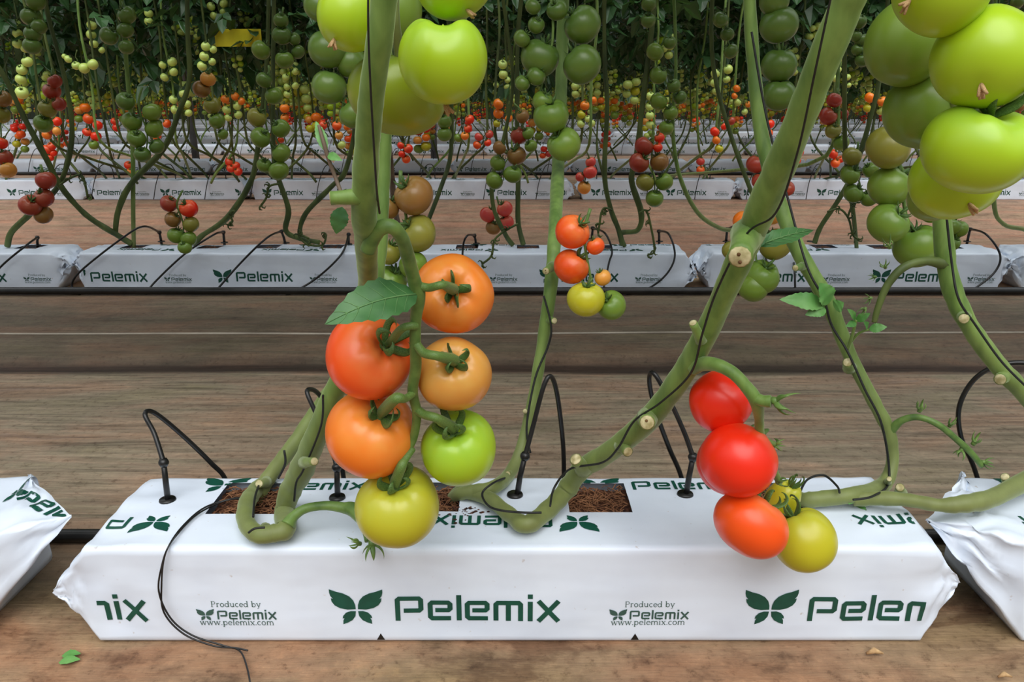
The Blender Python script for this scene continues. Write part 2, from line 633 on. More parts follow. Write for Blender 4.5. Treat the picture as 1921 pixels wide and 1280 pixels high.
SER = {
    'P': (1.15, [([(0.2, 0), (0.2, 1.5)], TH), (arc(0.5, 1.12, 0.45, 0.38, 90, -90), TN * 1.3), ([(0.05, 1.5), (0.5, 1.5)], TN), ([(0.2, 0.74), (0.5, 0.74)], TN), serif(0.2, 0.04, 0.44)]),
    'r': (0.78, [([(0.2, 0), (0.2, 1)], TH), (arc(0.5, 0.62, 0.3, 0.36, 180, 50), TN * 1.4), serif(0.2, 0.04, 0.44), serif(0.12, 0.97, 0.2)]),
    'o': (1.05, [(arc(0.5, 0.5, 0.4, 0.47, 0, 360, 18), TH * 0.9)]),
    'd': (1.12, [(arc(0.46, 0.48, 0.37, 0.46, 0, 360, 18), TH * 0.8), ([(0.86, 0), (0.86, 1.55)], TH), serif(0.78, 1.52, 0.24), serif(0.95, 0.04, 0.2)]),
    'u': (1.12, [([(0.2, 1), (0.2, 0.4)] + arc(0.5, 0.36, 0.3, 0.32, 180, 330, 6), TH * 0.85), ([(0.85, 0), (0.85, 1)], TH), serif(0.14, 0.97, 0.26), serif(0.8, 0.97, 0.22), serif(0.93, 0.04, 0.2)]),
    'c': (0.92, [(arc(0.5, 0.5, 0.4, 0.46, 50, 310, 14), TH * 0.85)]),
    'e': (0.95, [(arc(0.48, 0.5, 0.39, 0.46, 0, 315, 14), TH * 0.85), ([(0.1, 0.52), (0.87, 0.52)], TN)]),
    'b': (1.1, [([(0.2, 0), (0.2, 1.55)], TH), (arc(0.58, 0.48, 0.37, 0.46, 0, 360, 18), TH * 0.8), serif(0.12, 1.52, 0.24)]),
    'y': (1.0, [([(0.12, 1), (0.5, 0.05)], TH), ([(0.9, 1), (0.45, -0.3), (0.2, -0.45)], TN * 1.3), serif(0.15, 0.97), serif(0.86, 0.97)]),
    'w': (1.5, [([(0.12, 1), (0.42, 0)], TH), ([(0.42, 0), (0.75, 0.95)], TN), ([(0.75, 0.95), (1.05, 0)], TH), ([(1.05, 0), (1.38, 1)], TN), serif(0.12, 0.97), serif(0.75, 0.97), serif(1.36, 0.97)]),
    '.': (0.42, [([(0.12, 0.1), (0.3, 0.1)], 0.2)]),
    'p': (1.12, [([(0.2, -0.5), (0.2, 1)], TH), (arc(0.58, 0.5, 0.37, 0.46, 0, 360, 18), TH * 0.8), serif(0.2, -0.47, 0.44), serif(0.12, 0.97, 0.2)]),
    'l': (0.55, [([(0.26, 0), (0.26, 1.55)], TH), serif(0.26, 0.04, 0.44), serif(0.17, 1.52, 0.22)]),
    'm': (1.7, [([(0.2, 0), (0.2, 1)], TH), (arc(0.52, 0.6, 0.32, 0.36, 180, 0, 8) + [(0.84, 0)], TH * 0.85), (arc(1.16, 0.6, 0.32, 0.36, 180, 0, 8) + [(1.48, 0)], TH * 0.85), serif(0.2, 0.04), serif(0.84, 0.04), serif(1.48, 0.04)]),
    'i': (0.55, [([(0.26, 0), (0.26, 1)], TH), serif(0.26, 0.04, 0.44), serif(0.18, 0.97, 0.22), ([(0.16, 1.4), (0.36, 1.4)], 0.2)]),
    'x': (1.0, [([(0.14, 1), (0.86, 0)], TH), ([(0.86, 1), (0.14, 0)], TN), serif(0.16, 0.97), serif(0.84, 0.97), serif(0.16, 0.04), serif(0.84, 0.04)]),
    ' ': (0.55, []),
}


def polys_serif(text):
    """centred, x-height 1"""
    x, out = 0.0, []
    for ch in text:
        adv, strokes = SER[ch]
        for pts, w in strokes:
            out += stroke([(x + a, c) for a, c in pts], w)
        x += adv + 0.06
    return [[(v[0] - x / 2, v[1]) for v in p] for p in out], x


def place(polys, x, s, scale, rot=False, shear=0.0):
    k = -1 if rot else 1
    return [[(x + k * (v[0] + shear * v[1]) * scale, s + k * v[1] * scale) for v in p] for p in polys]


# ------------------------------------------------------------------ grow bags
def cross(s, D=BAG_D, H=BAG_H, rc=0.007):
    """point (y, z) and outward normal for perimeter position s: front face up, top, back face down, underside"""
    q = s % (2 * (D + H))
    corners = [(0, 0), (0, H), (D, H), (D, 0)]
    dirs = [(0, 1), (1, 0), (0, -1), (-1, 0)]
    nrm = [(-1, 0), (0, 1), (1, 0), (0, -1)]
    lens = [H, D, H, D]
    for i in range(4):
        if q <= lens[i] + 1e-12:
            break
        q -= lens[i]
    c, d, n = corners[i], dirs[i], nrm[i]
    y, z = c[0] + d[0] * q, c[1] + d[1] * q
    ny, nz = n
    # rounding
    if q < rc:
        t = q / rc
        pn = nrm[i - 1]
        a = (0.5 + 0.5 * t) * math.pi / 2
        ny, nz = pn[0] * math.cos(a) + n[0] * math.sin(a), pn[1] * math.cos(a) + n[1] * math.sin(a)
        cy, cz = c[0] + d[0] * rc - n[0] * rc, c[1] + d[1] * rc - n[1] * rc
        y, z = cy + ny * rc, cz + nz * rc
    elif q > lens[i] - rc:
        t = (q - lens[i] + rc) / rc
        nn = nrm[(i + 1) % 4]
        a = (0.5 * t) * math.pi / 2
        ny, nz = n[0] * math.cos(a) + nn[0] * math.sin(a), n[1] * math.cos(a) + nn[1] * math.sin(a)
        e_ = (c[0] + d[0] * lens[i], c[1] + d[1] * lens[i])
        cy, cz = e_[0] - d[0] * rc - n[0] * rc, e_[1] - d[1] * rc - n[1] * rc
        y, z = cy + ny * rc, cz + nz * rc
    return y, z, ny, nz


PER = 2 * (BAG_D + BAG_H)


class Bag:
    """white film bag in local coordinates: x along the row, y from the front face back, z up"""

    def __init__(self, xl, xr, seal_l, seal_r, seed, wr=0.0022, crump=0.012):
        self.xl, self.xr, self.sl, self.sr, self.seed, self.wr, self.cr = xl, xr, seal_l, seal_r, seed, wr, crump

    def surf(self, x, s, off=0.0, e_=0.0, side=0):
        y, z, ny, nz = cross(s)
        sd = self.seed
        L = min(x - self.xl, self.xr - x)
        near = math.exp(-max(L, 0) / 0.05)
        w = self.wr * noise.noise((x * 5 + sd, y * 9, z * 11))
        w += self.wr * 0.5 * noise.noise((x * 14 + sd, y * 5, z * 20))
        w += near * 0.006 * noise.noise((x * 24, y * 26 + sd, z * 30))
        w += 0.004 * math.sin(math.pi * min(1, max(0, y / BAG_D))) * (1 if nz > 0.5 else 0)
        if z < 0.012 and nz < 0.3:
            w *= 0.3
        if nz < -0.5:
            w = 0
        p = Vector((x, y + ny * w, max(0.0006, z + nz * w)))
        if side:
            A, B = (self.sl if side < 0 else self.sr)
            a = min(1, max(0, y / BAG_D))
            q = A.lerp(B, a)
            q = q + Vector((0, 0, (z / BAG_H - 0.5) * 0.004))
            ee = e_ ** 0.9
            p = p.lerp(q, ee)
            c = self.cr * math.sin(math.pi * min(1, e_ * 0.9)) + 0.3 * self.cr * e_
            rg = lambda a, b_, d_: 1 - 3.2 * abs(noise.noise((a, b_, d_)))
            p = p + Vector((rg(y * 22 + sd, z * 26, e_ * 2.4) * c * 0.7, rg(y * 20, z * 24 + sd, e_ * 3 + 5) * c * 0.7,
                            rg(y * 26 + 3, z * 18, e_ * 3 + sd) * c * 0.9))
            p.z = max(p.z, 0.0008)
        return p + Vector((0, ny * off, nz * off))

    def build(self, name, parent, holes=(), nx=100, ns=56, ne=12, nsub=None):
        g = MB()
        # perimeter stations, denser at the corners
        ss = []
        for a, L_ in ((0, BAG_H), (BAG_H, BAG_D), (BAG_H + BAG_D, BAG_H), (2 * BAG_H + BAG_D, BAG_D)):
            k = max(4, int(ns * L_ / PER))
            for i in range(k):
                ss.append(a + L_ * i / k)
            if ns > 30:
                ss += [a + 0.004, a + 0.009, a + L_ - 0.004, a + L_ - 0.009]
        for h in holes:
            ss += [h[2], h[3]]
        ss = sorted(set(round(q, 5) for q in ss))
        xs = [self.xl + (self.xr - self.xl) * i / nx for i in range(nx + 1)]
        for h in holes:
            xs += [h[0], h[1]]
        xs = sorted(set(round(q, 5) for q in xs))
        cols = []
        for i in range(ne, 0, -1):
            cols.append((self.xl, i / ne, -1))
        for x in xs:
            cols.append((x, 0, 0))
        for i in range(1, ne + 1):
            cols.append((self.xr, i / ne, 1))
        n = len(ss)
        verts = []
        for x, e_, sd in cols:
            for s in ss:
                verts.append(self.surf(x, s, 0, e_, sd))
        faces = []
        for c in range(len(cols) - 1):
            for j in range(n):
                j2 = (j + 1) % n
                xm = (cols[c][0] + cols[c + 1][0]) / 2
                sm = (ss[j] + (ss[j2] if j2 else PER)) / 2
                if cols[c][2] == 0 and cols[c + 1][2] == 0 and any(h[0] < xm < h[1] and h[2] < sm < h[3] for h in holes):
                    continue
                faces.append((c * n + j, (c + 1) * n + j, (c + 1) * n + j2, c * n + j2))
        g.add(verts, faces)
        return g.obj(name, M_BAG, parent)

    def printed(self, name, polys, mat, parent, lo=None, hi=None, holes=(), step=0.012):
        """ink on the film: flat outlines cut to a fine grid and laid on the surface"""
        lo = self.xl + 0.004 if lo is None else lo
        hi = self.xr - 0.004 if hi is None else hi
        bm = bmesh.new()
        for p in polys:
            vs = [bm.verts.new((a, c, 0)) for a, c in p]
            if len(p) > 4:
                tris = tessellate_polygon([[Vector((a, c, 0)) for a, c in p]])
                for t in tris:
                    try:
                        bm.faces.new([vs[i] for i in t])
                    except ValueError:
                        pass
            else:
                try:
                    bm.faces.new(vs)
                except ValueError:
                    pass
        if not bm.verts:
            bm.free()
            return None
        for co, no, in ((lo, (-1, 0, 0)), (hi, (1, 0, 0))):
            bmesh.ops.bisect_plane(bm, geom=bm.verts[:] + bm.edges[:] + bm.faces[:], plane_co=(co, 0, 0), plane_no=no, clear_outer=True)
        if not bm.faces:
            bm.free()
            return None
        if bm.verts:
            x0, x1 = min(v.co.x for v in bm.verts), max(v.co.x for v in bm.verts)
            y0, y1 = min(v.co.y for v in bm.verts), max(v.co.y for v in bm.verts)
            k = x0 + step
            while k < x1:
                bmesh.ops.bisect_plane(bm, geom=bm.verts[:] + bm.edges[:] + bm.faces[:], plane_co=(k, 0, 0), plane_no=(1, 0, 0))
                k += step
            k = y0 + step
            while k < y1:
                bmesh.ops.bisect_plane(bm, geom=bm.verts[:] + bm.edges[:] + bm.faces[:], plane_co=(0, k, 0), plane_no=(0, 1, 0))
                k += step
            for f in [f for f in bm.faces if any(h[0] < f.calc_center_median().x < h[1] and h[2] < f.calc_center_median().y < h[3] for h in holes)]:
                bm.faces.remove(f)
            for v in bm.verts:
                v.co = self.surf(v.co.x, v.co.y, 0.0007)
        if not bm.faces:
            bm.free()
            return None
        me = bpy.data.meshes.new(name)
        bm.to_mesh(me)
        bm.free()
        me.materials.append(mat)
        o = bpy.data.objects.new(name, me)
        COL.objects.link(o)
        o.parent = parent
        return o


WORD, LEAFS = polys_word(), polys_leaf()
PROD, PROD_W = polys_serif('Produced by')
URL, URL_W = polys_serif('www.pelemix.com')


def print_bag(bag, root, logos, holes=(), step=0.012, top=True, top_logos=(), rear_logos=(), small=True):
    """logos: x of each leaf emblem on the front; the word and the small imprint follow it"""
    for x in logos:
        bag.printed('leaf_emblem', place(LEAFS, x, 0.047, 0.063), M_INK, root, holes=holes, step=step)
        bag.printed('lettering', place(WORD, x + 0.046, 0.032, 0.200), M_INK, root, holes=holes, step=step)
        if small:
            c = x + 0.353
            im = place(PROD, c, 0.0520, 0.060 / PROD_W) + place(URL, c - 0.001, 0.0265, 0.090 / URL_W)
            im += place(LEAFS, c - 0.038, 0.0395, 0.021) + place(WORD, c - 0.024, 0.0345, 0.072)
            bag.printed('imprint', im, M_INK_SMALL, root, holes=holes, step=0.03)
    if top:
        s0 = BAG_H + 0.052
        for x in top_logos:      # reads from the other side of the row
            bag.printed('leaf_emblem', place(LEAFS, x, s0 + 0.003, 0.048, True), M_INK, root, holes=holes, step=step)
            bag.printed('lettering', place(WORD, x - 0.032, s0 + 0.016, 0.150, True), M_INK, root, holes=holes, step=step)
        for x in rear_logos:
            bag.printed('leaf_emblem', place(LEAFS, x, BAG_H + 0.150, 0.060), M_INK, root, holes=holes, step=step)
            bag.printed('lettering', place(WORD, x + 0.045, BAG_H + 0.138, 0.150), M_INK, root, holes=holes, step=step)


def coir_patch(x0, x1, y0, y1, root, n_fib=170, seed=1):
    r = random.Random(seed)
    g = MB()
    nx, ny = 26, 26
    verts, faces = [], []
    for j in range(ny + 1):
        for i in range(nx + 1):
            x = x0 - 0.004 + (x1 - x0 + 0.008) * i / nx
            y = y0 - 0.004 + (y1 - y0 + 0.008) * j / ny
            z = BAG_H - 0.012 + 0.006 * noise.noise((x * 60, y * 60, seed)) + 0.003 * noise.noise((x * 200, y * 200, seed))
            verts.append((x, y, z))
    for j in range(ny):
        for i in range(nx):
            a = j * (nx + 1) + i
            faces.append((a, a + 1, a + nx + 2, a + nx + 1))
    g.add(verts, faces, 0)
    for _ in range(n_fib):
        x, y = r.uniform(x0 + 0.004, x1 - 0.004), r.uniform(y0 + 0.004, y1 - 0.004)
        a = r.uniform(0, math.pi)
        L = r.uniform(0.005, 0.014)
        z = BAG_H - 0.008 + r.uniform(-0.001, 0.006)
        d = Vector((math.cos(a), math.sin(a), r.uniform(-.3, .3)))
        c = Vector((x, y, z))
        pts = [c - d * L, c + Vector((0, 0, r.uniform(0, .004))), c + d * L]
        pts = [Vector((min(max(p.x, x0 + 0.001), x1 - 0.001), min(max(p.y, y0 + 0.001), y1 - 0.001), min(p.z, BAG_H + 0.002))) for p in pts]
        g.tube(pts, r.uniform(0.0004, 0.0009), 4, 1, False)
    return g.obj('coir_substrate', [M_COIR, M_FIBRE], root)


def V3(p, base):
    return p - Vector(base)


# --- the front bag
base = Vector((0, ROWS[0], 0))
front = thing('grow_bag', base, 'white plastic grow bag lying whole across the front, three fruiting vines rooted in it', 'grow bag')
bagF = Bag(-0.503, 0.500, (Vector((-0.557, 0.012, 0.066)), Vector((-0.545, 0.15, 0.085))),
           (Vector((0.546, 0.02, 0.070)), Vector((0.535, 0.15, 0.095))), 1.7, 0.0018, 0.0038)
HOLES = [(-0.388, -0.300, BAG_H + 0.074, BAG_H + 0.160), (-0.145, -0.068, BAG_H + 0.078, BAG_H + 0.160),
         (0.073, 0.153, BAG_H + 0.078, BAG_H + 0.160), (0.305, 0.38, BAG_H + 0.078, BAG_H + 0.160)]
bagF.build('film', front, HOLES, nx=110, ns=64, ne=14)
for k, h in enumerate(HOLES):
    coir_patch(h[0], h[1], h[2] - BAG_H, h[3] - BAG_H, front, 240, k + 3)
print_bag(bagF, front, (-0.685, -0.187, 0.311), HOLES, 0.01, True, (-0.443, 0.082, 0.607), (-0.393, 0.118, 0.6))


def bag_notch(xs, root):
    g = MB()
    for x in xs:   # small dark drain cuts at the foot of the front face
        p0, p1, p2 = bagF.surf(x - 0.005, 0.004, 0.0006), bagF.surf(x + 0.005, 0.004, 0.0006), bagF.surf(x, 0.014, 0.0006)
        g.add([p0, p1, p2], [(0, 1, 2)])
    g.obj('drain_cut', M_BLACK, root, smooth=False)


for x_ in (-0.160, 0.150):
    bag_notch((x_,), front)

# --- its two neighbours, crumpled ends towards it
rt = thing('grow_bag', base + Vector((1.12, 0, 0)), 'white grow bag cut off by the right edge, crumpled folded end beside the front bag', 'grow bag')
o_ = Vector((1.12, ROWS[0], 0))
bagR = Bag(-0.495, 0.5, (V3(P(1742, 979, 0.85), o_), V3(P(1808, 890, 0.965), o_)), (Vector((0.55, 0.02, 0.07)), Vector((0.55, 0.15, 0.08))), 8.3, 0.003, 0.006)
bagR.build('film', rt, (), nx=70, ns=64, ne=18)
print_bag(bagR, rt, (-0.443, 0.06), (), 0.012, True, (-0.36, 0.2), (-0.42, 0.1))
lt_ = thing('grow_bag', base + Vector((-1.13, 0, 0)), 'white grow bag cut off by the left edge, twisted end rising to a point', 'grow bag')
o_ = Vector((-1.13, ROWS[0], 0))
bagL = Bag(-0.5, 0.465, (Vector((-0.55, 0.02, 0.07)), Vector((-0.55, 0.15, 0.08))), (V3(P(133, 970, 0.87), o_), V3(P(52, 893, 0.97), o_)), 5.1, 0.002, 0.0028)
bagL.build('film', lt_, (), nx=70, ns=64, ne=18)
print_bag(bagL, lt_, (-0.3, 0.2), (), 0.012, True, (-0.3, 0.1), (-0.35,))


def end_print(bag, side, root, e0, s_mid, ang, emblem, word, sc):
    """print that runs out over the folded end of a bag"""
    bm_polys = []
    ca, sa = math.cos(ang), math.sin(ang)
    for polys, (ox, oy), k in ((LEAFS, emblem, sc), (WORD, word, sc * 3.2)):
        for p in polys:
            bm_polys.append([(e0 + ox + (v[0] * ca - v[1] * sa) * k, s_mid + oy + (v[0] * sa + v[1] * ca) * k) for v in p])
    bm = bmesh.new()
    for p in bm_polys:
        tris = tessellate_polygon([[Vector((a, c, 0)) for a, c in p]])
        vs = [bm.verts.new((a, c, 0)) for a, c in p]
        for t in tris:
            try:
                bm.faces.new([vs[i] for i in t])
            except ValueError:
                pass
    xr = bag.xr if side > 0 else bag.xl
    span = 0.11
    for co, no in (((0.97, 0, 0), (1, 0, 0)), ((0.02, 0, 0), (-1, 0, 0))):
        bmesh.ops.bisect_plane(bm, geom=bm.verts[:] + bm.edges[:] + bm.faces[:], plane_co=(co[0] * span, 0, 0), plane_no=no, clear_outer=True)
    for i in range(1, 14):
        bmesh.ops.bisect_plane(bm, geom=bm.verts[:] + bm.edges[:] + bm.faces[:], plane_co=(i * span / 14, 0, 0), plane_no=(1, 0, 0))
    for i in range(1, 30):
        bmesh.ops.bisect_plane(bm, geom=bm.verts[:] + bm.edges[:] + bm.faces[:], plane_co=(0, i * 0.01 + 0.05, 0), plane_no=(0, 1, 0))
    for v in bm.verts:
        v.co = bag.surf(xr, min(max(v.co.y, 0.001), PER * 0.5), 0.0012, v.co.x / span, side)
    me = bpy.data.meshes.new('end_lettering')
    bm.to_mesh(me)
    bm.free()
    me.materials.append(M_INK)
    o = bpy.data.objects.new('end_lettering', me)
    COL.objects.link(o)
    o.parent = root


end_print(bagL, 1, lt_, 0.0, BAG_H + 0.08, -1.0, (0.016, 0.045), (0.040, 0.015), 0.07)


# --- bags of the rows behind: three printed versions, copied along each row
def proto_bag(seed, phase, nx, ns, ne, small, rows_holes, wr=0.003, cr=0.012, step=0.03):
    r = random.Random(seed)
    root = bpy.data.objects.new('grow_bag', None)
    COL.objects.link(root)
    bg = Bag(-0.505, 0.505, (Vector((-0.553, r.uniform(0.0, 0.04), r.uniform(0.03, 0.09))), Vector((-0.55, 0.15, 0.08))),
             (Vector((0.553, r.uniform(0.0, 0.04), r.uniform(0.03, 0.09))), Vector((0.55, 0.15, 0.08))), seed * 3.1, wr, cr)
    hs = [(x, x + 0.08, BAG_H + 0.075, BAG_H + 0.155) for x in rows_holes]
    bg.build('film', root, hs, nx, ns, ne)
    for k, h in enumerate(hs):
        coir_patch(h[0], h[1], h[2] - BAG_H, h[3] - BAG_H, root, 60, seed * 7 + k)
    print_bag(bg, root, [phase - 0.51, phase, phase + 0.51], hs, step, ns > 30, (phase - 0.2, phase + 0.31), (phase - 0.25, phase + 0.26), small)
    return root


def copy_bag(src, loc, label, group):
    c = link_copy(src)
    c.location = loc
    tag(c, label, 'grow bag', group)
    for ch in src.children:
        link_copy(ch, c)
    return c


PROTO = [proto_bag(2, -0.015, 60, 40, 8, True, (-0.40, -0.13, 0.08, 0.31)), proto_bag(5, -0.42, 60, 40, 8, True, (-0.36, -0.12, 0.09, 0.33)),
         proto_bag(6, 0.03, 60, 40, 8, True, (-0.30, -0.08, 0.18))]
PLOW = [proto_bag(9, -0.20, 24, 22, 4, False, (), 0.004, 0.014, 0.06), proto_bag(11, 0.05, 24, 22, 4, False, (), 0.004, 0.014, 0.06)]

second = [(-2.11, 1, 'white grow bag at the left edge of the second row, crumpled right end'),
          (-1.00, 0, 'white grow bag in the second row left of the thick front stem'),
          (0.098, 2, 'white grow bag in the second row behind the middle red and green truss'),
          (1.205, 1, 'white grow bag in the second row behind the right leaning stems'),
          (2.31, 0, 'white grow bag in the second row only its folded end at the right edge')]
for x, k, lab in second:
    copy_bag(PROTO[k], (x, ROWS[1], 0), lab, 'second row of grow bags')
third = [(-3.44, 2), (-2.35, 0), (-1.25, 1), (-0.13, 0), (0.99, 1), (2.08, 2), (3.17, 0), (4.27, 1)]
TH_LAB = ['at the far left edge', 'second from the left edge', 'third from the left edge', 'behind the middle of the picture', 'right of the middle, under a pinkish truss',
          'behind the leaning right stem', 'second from the right edge', 'at the far right edge']
for (x, k), lab in zip(third, TH_LAB):
    copy_bag(PROTO[k], (x, ROWS[2], 0), 'white printed grow bag in the third row, ' + lab, 'third row of grow bags')
ORD = ['first', 'second', 'third', 'fourth', 'fifth', 'sixth', 'seventh', 'eighth', 'ninth', 'tenth']
for ri, Y in enumerate(ROWS[3:8], 3):
    half = Y * 0.70 + 0.6
    x = -half + rnd.uniform(0, 0.4)
    k = 0
    while x < half:
        copy_bag(PLOW[k % 2], (x, Y, 0), 'small distant white grow bag, one of the %s row from the camera' % ORD[ri], '%s row of grow bags' % ORD[ri])
        x += 1.105
        k += 1
for pr in PROTO + PLOW:
    for ch in list(pr.children):
        bpy.data.objects.remove(ch)
    bpy.data.objects.remove(pr)


# ------------------------------------------------------------------ tomatoes
def tomato_mesh(name, nu, nv, seed, lobes=5, amp=0.03, dimple=0.30, groove=0.0):
    r = random.Random(seed)
    ph = r.uniform(0, 6.28)
    verts, faces = [], []
    verts.append((0, 0, 0.86 - dimple))
    for j in range(1, nv):
        th = math.pi * j / nv
        for i in range(nu):
            fi = 2 * math.pi * i / nu
            st, ct = math.sin(th), math.cos(th)
            rr = (abs(st) ** 0.92)
            z = ct * (0.86 if ct > 0 else 0.88)
            top = max(0, ct)
            f = 1 + amp * math.cos(lobes * fi + ph) * (0.35 + top) + 0.02 * math.cos(2 * fi + ph * 2) + 0.015 * math.cos(3 * fi + 1 + ph)
            x, y = rr * f * math.cos(fi), rr * f * math.sin(fi)
            rho = rr
            z -= dimple * math.exp(-(rho / 0.34) ** 2) * (1 if ct > 0 else 0)
            z += 0.03 * math.cos(fi + ph) * rho * top
            if groove and ct > 0:
                z -= groove * math.exp(-(x / 0.30) ** 2) * min(1, ct * 1.6)
            if ct > 0:
                z -= 0.05 * amp / 0.03 * max(0, math.cos(lobes * fi + ph + math.pi)) * math.exp(-((rho - 0.45) / 0.3) ** 2)
            else:
                z += 0.02 * math.exp(-(rho / 0.2) ** 2)
            verts.append((x, y, z))
    verts.append((0, 0, -0.86))
    for i in range(nu):
        faces.append((0, 1 + i, 1 + (i + 1) % nu))
    for j in range(nv - 2):
        for i in range(nu):
            a = 1 + j * nu + i
            b_ = 1 + j * nu + (i + 1) % nu
            faces.append((a, a + nu, b_ + nu, b_))
    last = len(verts) - 1
    o = 1 + (nv - 2) * nu
    for i in range(nu):
        faces.append((last, o + (i + 1) % nu, o + i))
    g = MB()
    g.add(verts, faces)
    return g.mesh(name, M_TOM)


TOM_HI = [tomato_mesh('tomato', 56, 40, s, l, a, d) for s, l, a, d in ((1, 5, 0.020, 0.26), (2, 4, 0.026, 0.30), (3, 6, 0.016, 0.22))] + [tomato_mesh('tomato', 56, 40, 4, 4, 0.02, 0.22, 0.13)]
TOM_MD = [tomato_mesh('tomato', 24, 18, s, 5, 0.02, 0.28) for s in (5, 6, 7)]
TOM_LO = [tomato_mesh('tomato', 14, 10, s, 4, 0.02, 0.25) for s in (8, 9)]


def calyx_mesh(seed, n_sep=5, seg=8, sides=6, ped=True, reach=0.55, cu=(0.6, 2.6), fat=0.085):
    """five curling sepals round a short knuckled stalk, in units of the fruit radius"""
    r = random.Random(seed)
    g = MB()
    z0 = 0.60
    for k in range(n_sep):
        a = 2 * math.pi * k / n_sep + r.uniform(-.25, .25)
        L = reach * r.uniform(0.75, 1.25)
        curl = r.uniform(*cu)
        pts, rad = [], []
        p = Vector((0.05 * math.cos(a), 0.05 * math.sin(a), z0 + 0.02))
        el = 0.75
        tw = r.uniform(-0.7, 0.7)
        for i in range(seg + 1):
            t = i / seg
            pts.append(p.copy())
            rad.append(fat * math.sin(math.pi * min(1, 0.25 + t * 0.75)) + 0.006)
            ang = el - 0.55 * math.sin(t * 2.2) + curl * t * t * 1.1
            aa = a + tw * t
            p = p + Vector((math.cos(aa) * math.cos(ang), math.sin(aa) * math.cos(ang), math.sin(ang))) * (L / seg)
        g.tube(pts, rad, sides, 0, True, 0.34)
    g.tube([(0, 0, z0 - 0.06), (0, 0, z0 + 0.04), (0.01, 0, z0 + 0.08)], [0.13, 0.12, 0.07], max(6, sides), 0)
    if ped:
        q = r.uniform(0, 6.28)
        dx, dy = 0.12 * math.cos(q), 0.12 * math.sin(q)
        g.tube([(0, 0, z0 + 0.02), (dx * .3, dy * .3, z0 + 0.22), (dx, dy, z0 + 0.34), (dx * 1.2, dy * 1.2, z0 + 0.38), (dx * 2.2, dy * 2.2, z0 + 0.55)],
               [0.06, 0.065, 0.095, 0.085, 0.06], max(5, sides), 0)
    return g.mesh('calyx', M_CALYX)


CAL_HI = [calyx_mesh(s, 5, 16, 8, False, 0.85, (2.2, 4.2), 0.095) for s in (1, 2, 3, 4)]
CAL_MD = [calyx_mesh(s, 5, 6, 4, True, 0.6) for s in (11, 12, 13)]
CAL_LO = [calyx_mesh(s, 5, 3, 3, True, 0.55) for s in (21, 22)]


def scar_mesh(seed):
    r = random.Random(seed)
    g = MB()
    for k in range(5):
        a = r.uniform(0, 6.28)
        d = Vector((math.cos(a) * 0.4 + 0.5, math.sin(a) * 0.3, -1)).normalized()
        p = Vector((0, 0, -0.84))
        g.tube([p, p + d * 0.13, p + d * 0.27 + Vector((r.uniform(-.06, .06), r.uniform(-.04, .04), 0))], [0.03, 0.042, 0.03], 6)
    return g.mesh('dry_blossom', M_SCAR)


SCARS = [scar_mesh(s) for s in (1, 2, 3)]

SHADE = {  # fruit colours by ripeness; the darker greens also carry painted shade
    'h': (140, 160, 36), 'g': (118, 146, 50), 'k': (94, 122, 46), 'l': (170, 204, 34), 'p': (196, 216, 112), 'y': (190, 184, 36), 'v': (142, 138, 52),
    'n': (146, 104, 50), 'b': (226, 150, 62), 'o': (248, 122, 22), 'e': (246, 84, 18), 'r': (242, 44, 14), 'd': (168, 58, 40), 'x': (214, 70, 62)}
WORDS = {'h': 'green', 'g': 'green', 'k': 'dark green', 'l': 'bright lime green', 'p': 'pale green', 'y': 'yellow-green', 'v': 'olive green', 'n': 'brownish',
         'b': 'pale orange', 'o': 'orange', 'e': 'orange-red', 'r': 'red', 'd': 'dark red', 'x': 'pinkish red'}


def axis_quat(a, roll=0.0):
    a = Vector(a).normalized()
    q = Vector((0, 0, 1)).rotation_difference(a)
    return q @ Quaternion((0, 0, 1), roll)


def tomato(px, py, rx, ry, Y, code, ax, label, group=None, mesh=None, cal=None, roll=0.0, scar=None, jitter=0.0):
    """ax = direction the stalk end points to: (right, up, towards the camera)"""
    p = P(px, py, Y)
    o = bpy.data.objects.new('tomato', mesh or TOM_HI[0])
    COL.objects.link(o)
    o.location = p
    o.rotation_mode = 'QUATERNION'
    o.rotation_quaternion = axis_quat((ax[0], -ax[2], ax[1]), roll)
    k = px_size(p, 1)
    s1, s2 = rx * k, ry * k / 0.87
    if abs(ax[1]) > 0.5:
        o.scale = (s1, s1, s2)
    else:
        o.scale = ((s1 + s2 * .87) / 2 + 0 * s1,) * 2 + ((s1 + s2) / 2,)
    c = lin(*SHADE[code])
    j = 1 + jitter
    o.color = (min(1, c[0] * j), min(1, c[1] * (1 + jitter * 0.8)), min(1, c[2] * j), 1)
    tag(o, label, 'tomato', group)
    if cal is not None:
        c_ = bpy.data.objects.new('calyx', cal)
        COL.objects.link(c_)
        c_.parent = o
    if scar is not None:
        c_ = bpy.data.objects.new('dry_blossom', scar)
        COL.objects.link(c_)
        c_.parent = o
    return o


# ------------------------------------------------------------------ vines
VINE = {}


def stem_obj(root, name, px_path, mat, sides=14, sub=8, bumpy=0.06, seed=0, base=(0, 0, 0)):
    pts, rad = path3(px_path, sub)
    if px_path[0][1] < -50:      # the stem goes on up its string into the leaves
        d = (pts[0] - pts[1]).normalized()
        k = max(0.0, 1.5 - pts[0].z)
        ext = [pts[0] + Vector((d.x * q * k * (1 - .5 * q), d.y * q * k * .3, q * k)) for q in (1, .8, .6, .4, .2, .08)]
        pts, rad = ext + pts, [rad[0] * .9] * 6 + rad
    rad = [r * (1 + bumpy * noise.noise((i * 0.37, seed, 0)) + 0.5 * bumpy * noise.noise((i * 1.1, seed + 9, 0))) for i, r in enumerate(rad)]
    g = MB()
    g.tube(pts, rad, sides)
    return g.obj(name, mat, root, rel=base)


